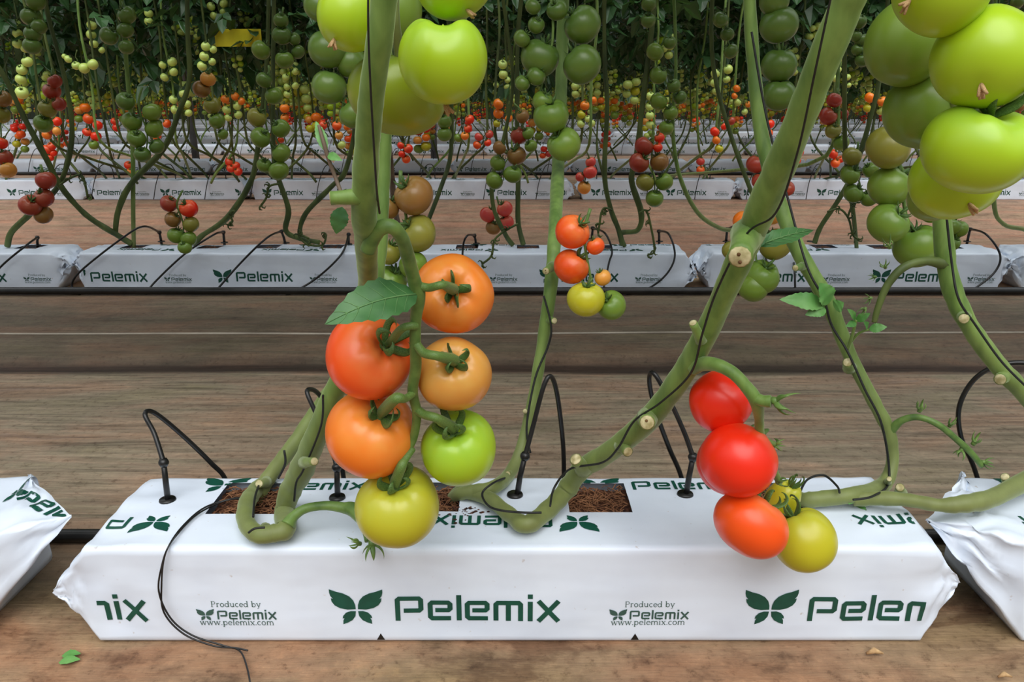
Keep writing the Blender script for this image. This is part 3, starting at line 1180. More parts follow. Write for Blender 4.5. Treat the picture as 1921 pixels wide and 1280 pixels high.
def vine(key, label, px_path, mat=M_STEM, group=None, sides=14, sub=8, bumpy=0.12, name='tomato_vine'):
    x, y, r, Y = px_path[-1]
    base = P(x, y, Y)
    root = thing(name, base, label, 'tomato vine', group)
    stem_obj(root, 'stem', px_path, mat, sides, sub, bumpy, len(VINE) * 1.7, base)
    VINE[key] = (root, base)
    return root


def part_tube(key, name, px_path, mat, sides=8, sub=6, bumpy=0.05):
    root, base = VINE[key]
    return stem_obj(root, name, px_path, mat, sides, sub, bumpy, px_path[0][0] * 0.01, base)


def stub(key, px0, px1, r, Y, Y1=None, hollow=False):
    """short cut-off leaf stalk with a pale face"""
    root, base = VINE[key]
    a, b_ = P(px0[0], px0[1], Y), P(px1[0], px1[1], Y1 or Y)
    rr = px_size(b_, r)
    g = MB()
    g.tube([a, a.lerp(b_, 0.4), a.lerp(b_, 0.8), b_], [rr * 1.5, rr * 1.15, rr * 1.0, rr * 1.02], 12, 0)
    o = g.obj('cut_stub', M_STEM, root, rel=base)
    d = (b_ - a).normalized()
    g = MB()
    g.tube([b_, b_ + d * rr * 0.12], [rr * 0.93, rr * 0.8], 12, 0)
    if hollow:
        for ox, oz, q in ((.28, -.1, .30), (-.1, .25, .2), (.05, -.42, .17)):
            c_ = Vector((rr * ox, 0, rr * oz))
            g.tube([b_ + d * rr * 0.05 + c_, b_ + d * rr * 0.17 + c_], [rr * q, rr * q * .8], 7, 1)
    f = g.obj('cut_face', [M_CUT, M_CUTDARK], o, rel=base)
    return o


def leaf_mesh(mb, base, tip, width, nrm, serr=0.06, n=16, droop=0.10, m=0, fold=0.12):
    """ovate leaf blade with toothed margin, folded on the midrib"""
    base, tip, nrm = Vector(base), Vector(tip), Vector(nrm).normalized()
    ax = tip - base
    L = ax.length
    ax.normalize()
    side = ax.cross(nrm).normalized()
    up = side.cross(ax).normalized()
    if up.dot(nrm) < 0:
        up = -up
    vs, fs = [], []
    rows = 4
    for i in range(n + 1):
        t = i / n
        w = width * 0.5 * (math.sin(math.pi * t ** 0.72) ** 0.85) if 0 < t < 1 else 0.0
        w *= 1 + serr * (1 if i % 2 else -1)
        c = base + ax * L * t + up * (droop * L * (math.sin(math.pi * t) * 0.6 - 0.8 * t * t))
        for j in range(-rows, rows + 1):
            q = j / rows
            lift = fold * w * abs(q) + 0.07 * w * math.sin(9 * t * 2 + abs(q) * 2.0) * abs(q)
            back = 0.10 * L * abs(q) * w / (width * 0.5 + 1e-9)
            vs.append(c + side * (w * q) + up * lift + ax * back * (0.5 - t * 0.3))
    k = 2 * rows + 1
    for i in range(n):
        for j in range(k - 1):
            a = i * k + j
            fs.append((a, a + 1, a + k + 1, a + k))
    mb.add(vs, fs, m)
    def surf(t, q):
        w = width * 0.5 * (math.sin(math.pi * t ** 0.72) ** 0.85)
        c = base + ax * L * t + up * (droop * L * (math.sin(math.pi * t) * 0.6 - 0.8 * t * t))
        return c + side * (w * q) + up * (fold * w * abs(q) + 0.07 * w * math.sin(18 * t + abs(q) * 2.0) * abs(q)) + ax * (0.10 * L * abs(q) * w / (width * .5) * (0.5 - t * .3))
    mb.surf = surf
    # midrib
    return [base + ax * L * t + up * (droop * L * (math.sin(math.pi * t) * 0.6 - 0.8 * t * t) - 0.012 * L) for t in [x / 8 for x in range(9)]]


def leaf_px(key, b0, t0, w, Y, Yt=None, nrm=(0, -0.75, 0.65), mat=None, name='leaf', veins=True, droop=0.1):
    root, base = VINE[key]
    a, c = P(b0[0], b0[1], Y), P(t0[0], t0[1], Yt or Y)
    g = MB()
    rib = leaf_mesh(g, a, c, px_size(a, w), nrm, droop=droop)
    g_surf = g.surf
    o = g.obj(name, mat or M_LEAF, root, rel=base)
    if veins:
        v = MB()
        up = Vector(nrm).normalized()
        off = up * px_size(a, 1.2)
        L = (c - a).length
        v.tube([p + off + up * (0.012 * L) for p in rib], [px_size(a, 2.0) * (1 - i / 10) for i in range(9)], 5)
        for t0 in (0.12, 0.24, 0.38, 0.52, 0.66, 0.78):
            for sg in (-1, 1):
                v.tube([g_surf(t0 + 0.10 * q_, sg * 0.88 * q_) + off * 0.4 for q_ in (0, .25, .5, .75, 1)], [px_size(a, 1.1) * (1 - .18 * i) for i in range(5)], 4)
        v.obj('midrib', M_VEIN, o, rel=base)
    return o


def curl_calyx(key, px, py, r, Y, direction=(0.3, -0.2, 1), seed=0, name='empty_calyx'):
    """open sepals left where a fruit was picked"""
    root, base = VINE[key]
    rr = random.Random(seed)
    c = P(px, py, Y)
    k = px_size(c, r)
    d = Vector((direction[0], -direction[2], direction[1])).normalized()
    u = d.orthogonal().normalized()
    w = d.cross(u)
    g = MB()
    g.tube([c - d * k * 0.3, c, c + d * k * 0.15], [k * .2, k * .24, k * .12], 8)
    for i in range(5):
        a = i * 1.2566 + rr.uniform(-.3, .3)
        ra = u * math.cos(a) + w * math.sin(a)
        L = k * rr.uniform(0.9, 1.4)
        cu = rr.uniform(0.8, 2.4)
        p = c.copy()
        pts, rad = [], []
        for s in range(9):
            t = s / 8
            pts.append(p.copy())
            rad.append(k * 0.15 * math.sin(math.pi * min(1, 0.3 + 0.7 * t)) + k * .01)
            ang = 0.35 + cu * t
            p = p + (ra * math.cos(ang) + d * math.sin(ang)) * (L / 8)
        g.tube(pts, rad, 6, 0, True, 0.4)
    return g.obj(name, M_TRUSS, root, rel=base)


# ---- the vines rooted in the front bag
vine('A', 'thick green vine stem at left carrying the large orange truss, its foot bent', [
    (726, -70, 25, .50), (714, 60, 25, .51), (697, 180, 24, .53), (687, 300, 24, .56), (683, 400, 24, .59), (688, 480, 20, .65), (689, 560, 19, .72),
    (668, 650, 19, .775), (625, 740, 20, .79), (592, 820, 21, .81), (564, 885, 23, .845), (543, 925, 20, .865), (534, 962, 19, .862), (536, 992, 19, -0.150), (512, 1001, 17, -0.150),
    (482, 1002, 17, -0.150), (461, 978, 16, -0.150), (464, 943, 16, -0.147), (482, 918, 15, -0.132), (500, 905, 14, -0.112)], M_STEM)
part_tube('A', 'fruit_stalk', [(690, 470, 15, .61), (700, 445, 15, .605), (716, 427, 15, .60), (738, 427, 14, .60), (756, 452, 13, .61), (768, 492, 13, .63), (778, 530, 13, .645), (785, 555, 14, .65),
                               (780, 600, 11, .655), (779, 650, 11, .66), (780, 690, 11, .67), (774, 735, 10, .68), (782, 775, 9, .69), (776, 820, 8, .70), (762, 850, 7, .70), (752, 872, 7, .70)], M_TRUSS, 12)
part_tube('A', 'side_shoot', [(540, 985, 14, -0.158), (552, 968, 10, -0.165), (575, 954, 9, -0.17), (612, 949, 9, -0.17), (645, 953, 11, -0.168), (665, 958, 14, -0.168), (682, 985, 8, .79), (692, 1015, 8, .775)], M_TRUSS, 10)
curl_calyx('A', 698, 1022, 30, .77, (0.05, -1, 0.15), 3)
curl_calyx('A', 672, 1020, 20, .775, (-0.6, 0.4, 0.5), 5)
stub('A', (683, 368), (620, 372), 13, .575, .57)
stub('A', (570, 868), (590, 866), 8, .80, .775)
stub('A', (500, 992), (483, 1008), 9, .82, .80)
leaf_px('A', (642, 388), (630, 440), 34, .60, .60, (0.2, -0.9, 0.3), M_LEAF, 'leaf', False)
leaf_px('A', (784, 552), (612, 596), 84, .645, .60, (0.12, -0.72, 0.68), M_LEAF, 'leaf', True, 0.16)
part_tube('A', 'leaf_stalk', [(640, 362, 4, .575), (630, 335, 4, .58), (617, 300, 4, .58), (608, 270, 4, .58), (598, 235, 3, .585)], M_STEM_DRY, 6)
leaf_px('A', (612, 285), (592, 225), 20, .58, .59, (0.2, -0.9, 0.2), M_SPROUT, 'withered_leaf', False)
leaf_px('A', (614, 290), (640, 300), 16, .58, .57, (0.2, -0.9, 0.2), M_SPROUT, 'withered_leaf', False)
vine('B', 'second green stem rising behind the thick left stem from the same planting hole', [
    (735, -60, 12, 1.04), (728, 150, 12, 1.04), (720, 300, 13, 1.04), (717, 400, 13, 1.03), (708, 520, 13, 1.02), (680, 630, 13, 1.01), (632, 715, 14, 1.0), (585, 785, 14, .98),
    (545, 842, 14, .96), (505, 895, 14, .945), (487, 925, 14, -0.13), (480, 940, 13, -0.12)], M_STEM)
stub('B', (500, 905), (486, 908), 8, .93, .905)
vine('D', 'thick green stem leaning from the top right down to the middle planting hole', [
    (1618, -70, 32, .52), (1592, 0, 31, .53), (1542, 120, 30, .55), (1490, 250, 29, .58), (1438, 370, 28, .62), (1404, 450, 27, .65), (1368, 530, 24, .67), (1322, 630, 23, .71), (1272, 715, 21, .75),
    (1212, 792, 21, .79), (1140, 850, 20, .83), (1092, 880, 20, .86), (1062, 920, 18, .875), (1030, 955, 18, -0.152), (988, 984, 17, -0.150), (955, 965, 14, -0.149), (915, 935, 14, -0.149), (870, 922, 14, -0.14), (850, 935, 12, -0.115)], M_STEM)
stub('D', (1402, 440), (1388, 482), 23, .645, .60, True)
stub('D', (1316, 640), (1300, 606), 8, .70, .69)
stub('D', (1215, 785), (1214, 793), 15, .775, .745, True)
stub('D', (1095, 880), (1080, 862), 12, .845, .83)
stub('D', (1165, 835), (1178, 848), 10, .81, .79)
part_tube('D', 'fruit_stalk', [(1302, 690, 14, .725), (1318, 683, 14, .71), (1345, 685, 13, .69), (1375, 700, 12, .68), (1400, 726, 12, .675), (1418, 752, 13, .675), (1424, 785, 9, .69), (1425, 815, 9, .70), (1432, 850, 8, .715), (1450, 880, 7, .725), (1462, 905, 7, .73)], M_STEM, 12)
part_tube('D', 'fruit_stalk', [(1412, 745, 11, .675), (1430, 752, 11, .668), (1446, 753, 12, .664)], M_STEM, 10)
part_tube('D', 'fruit_stalk', [(1424, 815, 7, .70), (1440, 828, 6, .70), (1453, 834, 6, .70)], M_STEM, 8)
curl_calyx('D', 1456, 753, 36, .665, (0.75, 0.0, 0.65), 8)
curl_calyx('D', 1455, 835, 20, .70, (0.75, 0.1, 0.5), 9)
curl_calyx('D', 1462, 905, 20, .725, (0.5, 0.4, 0.6), 10)
leaf_px('D', (1420, 462), (1528, 428), 40, .66, .68, (-0.1, -0.6, 0.8), M_LEAF, 'leaf', True, 0.05)
leaf_px('D', (1410, 470), (1445, 438), 18, .655, .66, (-0.1, -0.6, 0.8), M_LEAF, 'leaf', False, 0.05)
vine('E', 'slim upright green stem behind the middle red and green truss', [
    (1058, -70, 11, 1.42), (1054, 120, 11.5, 1.42), (1048, 290, 12, 1.34), (1041, 430, 12.5, 1.12), (1033, 540, 13, 1.06), (1018, 640, 11, 1.05), (1000, 750, 11, 1.03), (978, 840, 11, 1.0), (955, 890, 12, .96),
    (925, 915, 13, -0.155), (890, 922, 13, -0.15), (860, 928, 12, -0.14), (845, 938, 11, -0.11)], M_STEM)
stub('E', (1036, 500), (1024, 509), 7, 1.05, 1.02, True)
stub('E', (1028, 600), (1040, 602), 6, 1.05, 1.03)
stub('E', (995, 768), (985, 772), 5, 1.03, 1.01)
stub('E', (962, 886), (952, 890), 6, .97, .945)
vine('F', 'slim green stem zigzagging down the right side to the right end of the front bag', [
    (1403, -60, 12, 1.12), (1412, 100, 12, 1.12), (1428, 250, 13, 1.10), (1458, 370, 14, 1.07), (1498, 470, 15, 1.03), (1552, 565, 15, 1.01), (1596, 670, 13, .99), (1640, 755, 12, .97), (1668, 812, 12, .96),
    (1674, 868, 11, .95), (1655, 912, 15, .93), (1605, 928, 15, -0.155), (1550, 935, 15, -0.152), (1505, 938, 14, -0.145), (1490, 928, 12, -0.115)], M_STEM)
stub('F', (1505, 500), (1492, 503), 6, 1.01, .99)
stub('F', (1594, 690), (1590, 680), 9, .98, .965)
stub('F', (1665, 905), (1668, 899), 5, .92, .90)
stub('F', (1690, 925), (1688, 915), 8, .90, .88)
part_tube('F', 'picked_truss', [(1670, 810, 9, .96), (1690, 790, 7, .95), (1722, 783, 6, .94), (1760, 797, 6, .93), (1795, 825, 6, .93), (1822, 850, 6, .93), (1842, 875, 5, .93)], M_TRUSS, 8)
for k, (x, y, r, d) in enumerate([(1726, 768, 20, (0, 1, .3)), (1783, 797, 17, (.2, 1, .3)), (1803, 845, 17, (-.3, -1, .3)), (1828, 830, 20, (.3, 1, .2)), (1846, 868, 18, (.8, -.2, .3))]):
    curl_calyx('F', x, y, r, .93, d, 20 + k)
for b0, t0, w in (((1548, 572), (1466, 560), 34), ((1555, 570), (1540, 532), 40), ((1550, 580), (1512, 590), 24), ((1565, 578), (1582, 568), 26)):
    leaf_px('F', b0, t0, w, .985, .975, (0, -0.8, 0.5), M_SPROUT, 'leaf', False)
part_tube('F', 'side_shoot', [(1590, 655, 4, .98), (1600, 625, 3, .97), (1606, 600, 3, .965)], M_STEM, 6)
part_tube('F', 'side_shoot', [(1594, 645, 3, .98), (1612, 625, 2.5, .97), (1640, 616, 2, .965)], M_STEM, 6)
for b0, t0, w in (((1606, 602), (1632, 588), 16), ((1605, 600), (1592, 580), 14), ((1630, 618), (1664, 613), 18), ((1628, 616), (1622, 604), 14), ((1606, 605), (1588, 612), 14)):
    leaf_px('F', b0, t0, w, .965, .955, (0, -0.8, 0.5), M_SPROUT, 'leaf', False)
for b0, t0, w in (((1598, 925), (1594, 945), 22), ((1602, 948), (1622, 972), 28)):
    leaf_px('F', b0, t0, w, .88, .86, (0, -0.8, 0.5), M_SPROUT, 'leaf', False)
vine('G', 'stem lying across the gap between the front bag and the right bag', [
    (2010, 868, 19, .95), (1925, 903, 18, -0.165), (1860, 935, 17, -0.165), (1805, 946, 16, -0.165), (1760, 948, 13, -0.162), (1700, 938, 13, -0.160), (1640, 935, 14, -0.155), (1600, 938, 13, -0.150)], M_STEM)
stub('G', (1895, 915), (1885, 895), 8, .90, .89)
stub('G', (1828, 945), (1828, 948), 11, .89, .865)
vine('H', 'green stem running off the right edge under the big green fruit', [
    (1742, -60, 14, .98), (1758, 250, 15, .96), (1767, 410, 17, .95), (1780, 520, 18, .94), (1812, 600, 17, .93), (1868, 680, 17, .92), (1922, 738, 17, .91), (2010, 830, 18, .92), (2060, 915, 18, -0.14)], M_STEM)
stub('H', (1808, 592), (1808, 598), 10, .93, .90)
stub('H', (1885, 705), (1876, 712), 11, .915, .90)
part_tube('H', 'picked_truss', [(1772, 495, 12, .94), (1735, 490, 8, .935), (1695, 502, 8, .93), (1665, 535, 7, .93), (1648, 575, 6, .93), (1640, 605, 5, .93)], M_STEM_MID, 8)
for k, (x, y, r, d) in enumerate([(1668, 462, 18, (-.5, .6, .3)), (1660, 500, 16, (-.5, .6, .4)), (1640, 520, 14, (-1, 0, .4)), (1632, 560, 14, (-1, -.2, .4)), (1622, 580, 14, (-.8, -.6, .4))]):
    curl_calyx('H', x, y, r, .93, d, 40 + k)


def twine(px_path, label, r=2.2):
    pts, rad = path3([(x, y, r, Y) for x, y, Y in px_path], 8)
    g = MB()
    g.tube(pts, rad, 6)
    o = g.obj('support_twine', M_TWINE, None, rel=pts[0])
    tag(o, label, 'twine')


twine([(691, -40, .475), (691, 60, .485), (696, 180, .505), (703, 300, .53), (707, 360, .56), (712, 400, .62)], 'dark support twine along the thick left stem')
twine([(1562, -20, .50), (1530, 130, .52), (1495, 290, .555), (1455, 400, .59), (1400, 440, .62), (1345, 545, .65), (1318, 625, .67), (1296, 700, .71), (1240, 755, .74), (1190, 790, .765), (1160, 840, .79), (1130, 868, .81), (1070, 880, .835),
       (1040, 915, .845), (1032, 950, -0.172)], 'dark support twine wound round the thick leaning stem')
twine([(606, 742, .74), (602, 800, .775), (570, 880, .80), (556, 905, .82), (552, 940, .84)], 'dark twine looped at the base of the thick left stem')
twine([(533, 845, .93), (535, 870, .925), (522, 898, .92)], 'short dark twine on the second left stem')
twine([(1410, 60, 1.1), (1438, 220, 1.08), (1480, 380, 1.04), (1514, 500, 1.0), (1545, 560, .985), (1560, 610, .985), (1590, 660, .965), (1622, 730, .95), (1655, 800, .94), (1668, 900, .93), (1640, 930, -0.172), (1600, 938, -0.172)], 'dark twine down the zigzag right stem')
twine([(1775, 400, .92), (1785, 490, .915), (1798, 560, .90), (1830, 610, .90), (1880, 680, .89), (1935, 735, .88)], 'dark twine along the stem at the right edge')
twine([(1020, 555, 1.04), (1034, 612, 1.03), (1028, 650, 1.03), (1004, 710, 1.02), (988, 800, 1.0), (995, 850, .99)], 'dark twine beside the slim middle stem')
twine([(1016, 962, -0.168), (985, 962, -0.168), (940, 958, -0.168), (915, 948, -0.168), (905, 925, -0.170), (928, 905, -0.175), (955, 895, .95)], 'dark twine tied round the middle bent stem')
twine([(485, 912, .90), (478, 935, -0.168), (475, 970, -0.168)], 'dark twine knot on the looped left base')
twine([(497, 990, -0.17), (478, 992, -0.17), (466, 1000, -0.165)], 'dark band round the bent left base')
twine([(1500, 925, -0.17), (1515, 900, -0.17), (1545, 892, -0.17), (1570, 912, -0.17), (1575, 925, -0.168)], 'dark twine loop on the right end of the bag')

# loose wire that arcs down over the front face of the bag
w_pts = [(480, 935, -0.150), (440, 935, -0.142), (385, 952, -0.139), (345, 985, -0.138), (318, 1022, -0.138), (304, 1060, .781), (298, 1110, .779), (320, 1160, .776), (360, 1192, .774), (420, 1212, .772), (450, 1222, -0.006), (464, 1255, -0.005), (472, 1300, -0.005)]
w_pts2 = [(478, 938, -0.150), (430, 938, -0.142), (375, 962, -0.139), (335, 1000, -0.138), (310, 1040, .782), (303, 1100, .780), (308, 1150, .777), (345, 1190, .774), (400, 1212, .772), (440, 1216, .770), (465, 1221, -0.006)]
g = MB()
for wp in (w_pts, w_pts2):
    pts, rad = path3([(x, y, 2.0, Y) for x, y, Y in wp], 8)
    g.tube(pts, [0.0011] * len(pts), 6)
o = g.obj('loose_wire', M_BLACK, None, rel=(0, 0, 0))
tag(o, 'thin black wire looping from the left stem base down the front of the bag', 'wire')


# ------------------------------------------------------------------ drip stakes and pipes
def drip(base_px, collar_px, tube_px, label, r=6.0, Yc=None, zb=BAG_H, group=None):
    b0 = P(base_px[0], base_px[1], -zb - 0.001)
    c0 = P(collar_px[0], collar_px[1], Yc or b0.y)
    root = thing('drip_stake', b0, label, 'irrigation dripper', group)
    k = px_size(b0, 1)
    g = MB()
    g.tube([b0 + Vector((0, 0, -0.02)), b0.lerp(c0, 0.5), c0], [r * k * 0.95, r * k * 0.9, r * k * 0.8], 10)
    g.obj('stake', M_BLACK, root, rel=b0)
    g = MB()
    g.tube([b0 + Vector((0, 0, 0.003)), b0 + Vector((0, 0, 0.0055))], [r * k * 2.6, r * k * 2.4], 18)
    g.obj('base_plate', M_BLACK, root, rel=b0)
    d = (c0 - b0).normalized()
    g = MB()
    g.tube([c0 - d * r * k * 1.2, c0 - d * r * k * .3, c0 + d * r * k * .3, c0 + d * r * k * 1.2], [r * k * 1.1, r * k * 1.55, r * k * 1.55, r * k * 1.1], 10)
    g.obj('collar', M_BLACK, root, rel=b0)
    pts, rad = path3([(collar_px[0], collar_px[1], r * 0.8, c0.y)] + [(x, y, r * 0.75, Y) for x, y, Y in tube_px], 8)
    g = MB()
    g.tube(pts, rad, 8)
    g.obj('drip_tube', M_BLACK, root, rel=b0)


drip((315, 943), (307, 868), [(290, 815, .92), (272, 778, .93), (290, 775, .95), (340, 815, .98), (395, 868, 1.0), (425, 905, 1.015), (440, 990, 1.02)], 'black drip stake at the left end of the front bag')
drip((633, 938), (632, 877), [(618, 830, .92), (590, 770, .93), (576, 735, .94), (590, 733, .96), (606, 752, .98), (625, 800, 1.0), (645, 900, 1.02), (650, 990, 1.02)], 'black drip stake behind the left orange truss')
drip((966, 933), (985, 856), [(1000, 800, .92), (1020, 725, .93), (1034, 707, .94), (1046, 745, .97), (1056, 830, 1.0), (1058, 895, 1.02), (1058, 985, 1.02)], 'black drip stake beside the slim middle stem')
drip((1285, 932), (1300, 858), [(1285, 815, .92), (1258, 755, .93), (1228, 702, .94), (1218, 712, .96), (1228, 765, .98), (1255, 840, 1.0), (1278, 895, 1.015), (1300, 985, 1.02)], 'black drip stake left of the bright red truss')
drip((2040, 930), (2040, 850), [(2020, 740, .93), (1960, 690, .94), (1890, 682, .95), (1832, 708, .96), (1800, 762, .97), (1803, 820, .99), (1828, 880, 1.01), (1860, 985, 1.02)], 'black drip tube arching in from the right edge')
SECOND_DRIPS = [
    ((303, 455), (299, 436), [(270, 425), (232, 445), (150, 510), (135, 540), (150, 553)]),
    ((421, 457), (419, 436), [(400, 441), (345, 478), (290, 530), (274, 552)]),
    ((537, 458), (528, 434), [(500, 447), (450, 495), (400, 552)]),
    ((654, 460), (654, 440), [(640, 478), (590, 525), (535, 556)]),
    ((894, 459), (890, 442), [(876, 443), (868, 470), (868, 552)]),
    ((1237, 455), (1236, 434), [(1255, 440), (1266, 480), (1250, 515), (1215, 542), (1170, 556)]),
    ((1110, 450), (1112, 428), [(1135, 438), (1148, 470), (1142, 495), (1130, 553)]),
    ((1362, 455), (1364, 430), [(1385, 424), (1420, 440), (1440, 500), (1440, 552)]),
    ((1814, 455), (1820, 430), [(1850, 440), (1876, 478), (1865, 512), (1820, 548)]),
    ((70, 462), (70, 446), [(50, 460), (0, 502), (-40, 552)]),
    ((1520, 455), (1485, 470), [(1490, 500), (1492, 552)])]
DL = ['left of the hanging small red and green truss', 'just right of the hanging small red and green truss', 'third along the left bag', 'beside the thick left stem', 'right of the brown truss', 'at the crumpled right end of the middle bag',
      'behind the middle red and green truss', 'left of the thick leaning stem', 'at the right end of the right bag', 'at the left edge', 'behind the zigzag right stem']
for (bp_, cp_, tp_), dl in zip(SECOND_DRIPS, DL):
    n_ = len(tp_)
    tb = [(x, y, 2.665 if y < 442 else (2.622 if y < 482 else (2.61 if i < n_ - 1 else 2.57))) for i, (x, y) in enumerate(tp_)]
    drip(bp_, cp_, tb, 'thin drip tube, second row, ' + dl, 2.6, None, BAG_H)


def pipe(Y, r, x0, x1, label, z=None):
    g = MB()
    n = 40
    g.tube([(x0 + (x1 - x0) * i / n, Y + 0.004 * noise.noise((i * .3, Y, 0)), (z or r) + 0.002) for i in range(n + 1)], r, 12)
    o = g.obj('irrigation_pipe', M_BLACK, None, rel=(0, Y, 0))
    tag(o, label, 'pipe')


pipe(1.012, 0.010, -1.7, 1.7, 'black irrigation pipe on the ground behind the front bag')
pipe(2.572, 0.013, -3, 3, 'black irrigation pipe at the foot of the second row of bags')
pipe(7.19, 0.014, -7, 7, 'black irrigation pipe along the fourth row of bags')

# ------------------------------------------------------------------ fruit of the front vines
T = tomato
C = CAL_HI
T(850, 552, 71, 80, .715, 'o', (0.06, 0.36, 0.93), 'large orange tomato at top right of the big truss, stalk end facing forward', None, TOM_HI[0], C[0], 0.3)
T(694, 668, 84, 72, .70, 'e', (0.66, 0.56, 0.52), 'large orange-red tomato under the broad leaf', None, TOM_HI[1], C[1], 0.9)
T(851, 702, 70, 70, .70, 'b', (0.05, 0.66, 0.75), 'dull pale orange tomato on the right of the big truss', None, TOM_HI[0], C[2], 0.5)
T(697, 811, 86, 77, .715, 'o', (0.40, 0.76, 0.5), 'large bright orange tomato at the lower left of the big truss', None, TOM_HI[2], C[3], 0.1)
T(861, 840, 71, 71, .72, 'l', (-0.12, 0.82, 0.55), 'shiny lime green tomato at the lower right of the big truss', None, TOM_HI[0], C[1], 1.9)
T(746, 950, 78, 74, .715, 'y', (0.04, 0.90, 0.42), 'yellow-green tomato lowest on the big truss above the bag', None, TOM_HI[2], C[0], 2.2)


def pedicel(px_path, tom_label):
    for o in scene.objects:
        if o.get('label') == tom_label:
            break
    mw = Matrix.LocRotScale(o.location, o.rotation_quaternion, o.scale)
    inv = mw.inverted()
    w = [tuple(P(x, y, Y)) + (px_size(P(x, y, Y), r),) for x, y, r, Y in px_path[:-1]]
    r_ = w[-1][3]
    if len(w) > 3:
        w = w[:-1]
    w += [tuple(mw @ Vector((0.0, 0.0, 0.86))) + (r_ * 1.05,), tuple(mw @ Vector((0, 0, 0.72))) + (r_ * 0.8,), tuple(mw @ Vector((0, 0, 0.58))) + (r_ * 0.7,)]
    s_ = spline(w, 6)
    pts, rad = [Vector(q[:3]) for q in s_], [q[3] for q in s_]
    g = MB()
    g.tube(pts, rad, 8)
    g.v = [tuple(inv @ Vector(v)) for v in g.v]
    c = g.obj('fruit_stem', M_TRUSS, o)


pedicel([(784, 536, 9, .648), (805, 540, 8, .645), (830, 535, 8, .64), (842, 528, 12, .645), (852, 532, 9, .668)], 'large orange tomato at top right of the big truss, stalk end facing forward')
pedicel([(781, 612, 8, .652), (768, 612, 8, .648), (752, 618, 8, .65), (744, 626, 9, .665)], 'large orange-red tomato under the broad leaf')
pedicel([(781, 645, 9, .658), (795, 662, 9, .652), (820, 668, 9, .647), (842, 666, 12, .65), (852, 664, 9, .66)], 'dull pale orange tomato on the right of the big truss')
pedicel([(775, 738, 8, .678), (760, 748, 8, .668), (742, 748, 11, .662), (736, 758, 9, .675)], 'large bright orange tomato at the lower left of the big truss')
pedicel([(782, 768, 9, .688), (796, 778, 9, .682), (820, 785, 9, .675), (840, 782, 11, .675), (850, 790, 8, .69)], 'shiny lime green tomato at the lower right of the big truss')
pedicel([(774, 842, 7, .70), (760, 862, 8, .69), (752, 878, 10, .685), (750, 892, 8, .69)], 'yellow-green tomato lowest on the big truss above the bag')

T(1352, 753, 58, 60, .735, 'r', (0.25, 0.35, -0.9), 'red tomato at the top of the bright red truss under its curved stalk', None, TOM_HI[2], C[0], 0.2)
T(1384, 863, 73, 69, .70, 'r', (0.7, 0.3, -0.55), 'largest bright red tomato in the middle of the red truss', None, TOM_HI[2], C[1], 0.4)
T(1372, 868, 64, 64, .775, 'r', (0.7, 0.2, -0.6), 'red tomato mostly hidden behind the largest bright red one', None, TOM_HI[2], C[1], 0.4)
T(1408, 984, 70, 56, .695, 'e', (0.55, 0.6, -0.4), 'orange-red tomato low in the red truss, over the bag', None, TOM_HI[0], C[2], 0.4)
T(1507, 1012, 59, 60, .735, 'y', (-0.35, 0.75, -0.3), 'yellow-green tomato lowest on the red truss', None, TOM_HI[2], C[3], 0.4)
T(1466, 938, 30, 46, .775, 'y', (0.3, 0.8, 0.2), 'yellow-green tomato half hidden behind the red truss', None, TOM_HI[0], C[3], 0.4)

vine('TL', 'green stalk holding the big unripe fruit at the top left', [(716, -90, 10, .62), (735, -40, 10, .63), (742, 40, 9, .63), (748, 100, 9, .64), (746, 125, 8, .64)], M_STEM)
T(832, 110, 85, 82, .58, 'l', (0.02, 0.96, 0.12), 'big shiny lime green tomato right of the thick left stem', None, TOM_HI[3], None, 0.0, SCARS[0])
T(744, 178, 92, 70, .66, 'h', (0.1, 0.9, -0.35), 'big green tomato behind the thick left stem, below the shiny one', None, TOM_HI[1], C[2], 0.6)  # darker green stands in for the shadow of the fruit in front
T(662, 25, 64, 72, .62, 'l', (0.40, 0.65, -0.6), 'big lime green tomato left of the thick stem at the top edge', None, TOM_HI[1], C[1], 0.6, SCARS[1])
T(738, 20, 52, 66, .70, 'g', (0.1, 0.9, -0.2), 'green tomato in shade between two big ones at the top edge', None, TOM_HI[0], C[1], 0.6)
T(852, -36, 74, 64, .60, 'l', (-0.35, 0.8, -0.4), 'big green tomato cut by the top edge, dry blossom hanging at its right', None, TOM_HI[0], C[1], 0.6, SCARS[2])

vine('TR', 'green stalk holding the big unripe fruit at the top right', [(1842, -90, 11, .60), (1815, -20, 10, .62), (1785, 90, 10, .63), (1790, 200, 9, .64), (1775, 300, 8, .64), (1765, 385, 7, .63)], M_STEM)
T(1849, 109, 93, 91, .56, 'l', (0.42, 0.52, -0.72), 'big shiny lime green tomato upper right with a dry blossom facing forward', None, TOM_HI[0], C[1], 0.6, SCARS[0])
T(1832, 276, 97, 83, .56, 'l', (0.1, 0.92, 0.22), 'big shiny lime green tomato at the right edge, notched on top', None, TOM_HI[3], C[2], 0.2)
T(1766, -22, 96, 76, .56, 'l', (0.85, 0.3, -0.35), 'big lime green tomato cut by the top edge at the right', None, TOM_HI[0], C[1], 0.6, SCARS[1])
T(1703, 78, 76, 80, .66, 'g', (0.3, 0.85, -0.3), 'shaded big green tomato upper left in the top right cluster', None, TOM_HI[1], C[1], 0.6)
T(1736, 206, 73, 70, .67, 'g', (0.3, 0.85, -0.2), 'shaded big green tomato in the middle of the top right cluster', None, TOM_HI[0], C[1], 0.6)
T(1793, 334, 80, 72, .63, 'l', (0.02, 0.55, -0.8), 'big green tomato lowest in the top right cluster with a dry blossom', None, TOM_HI[0], C[1], 0.6, SCARS[2])
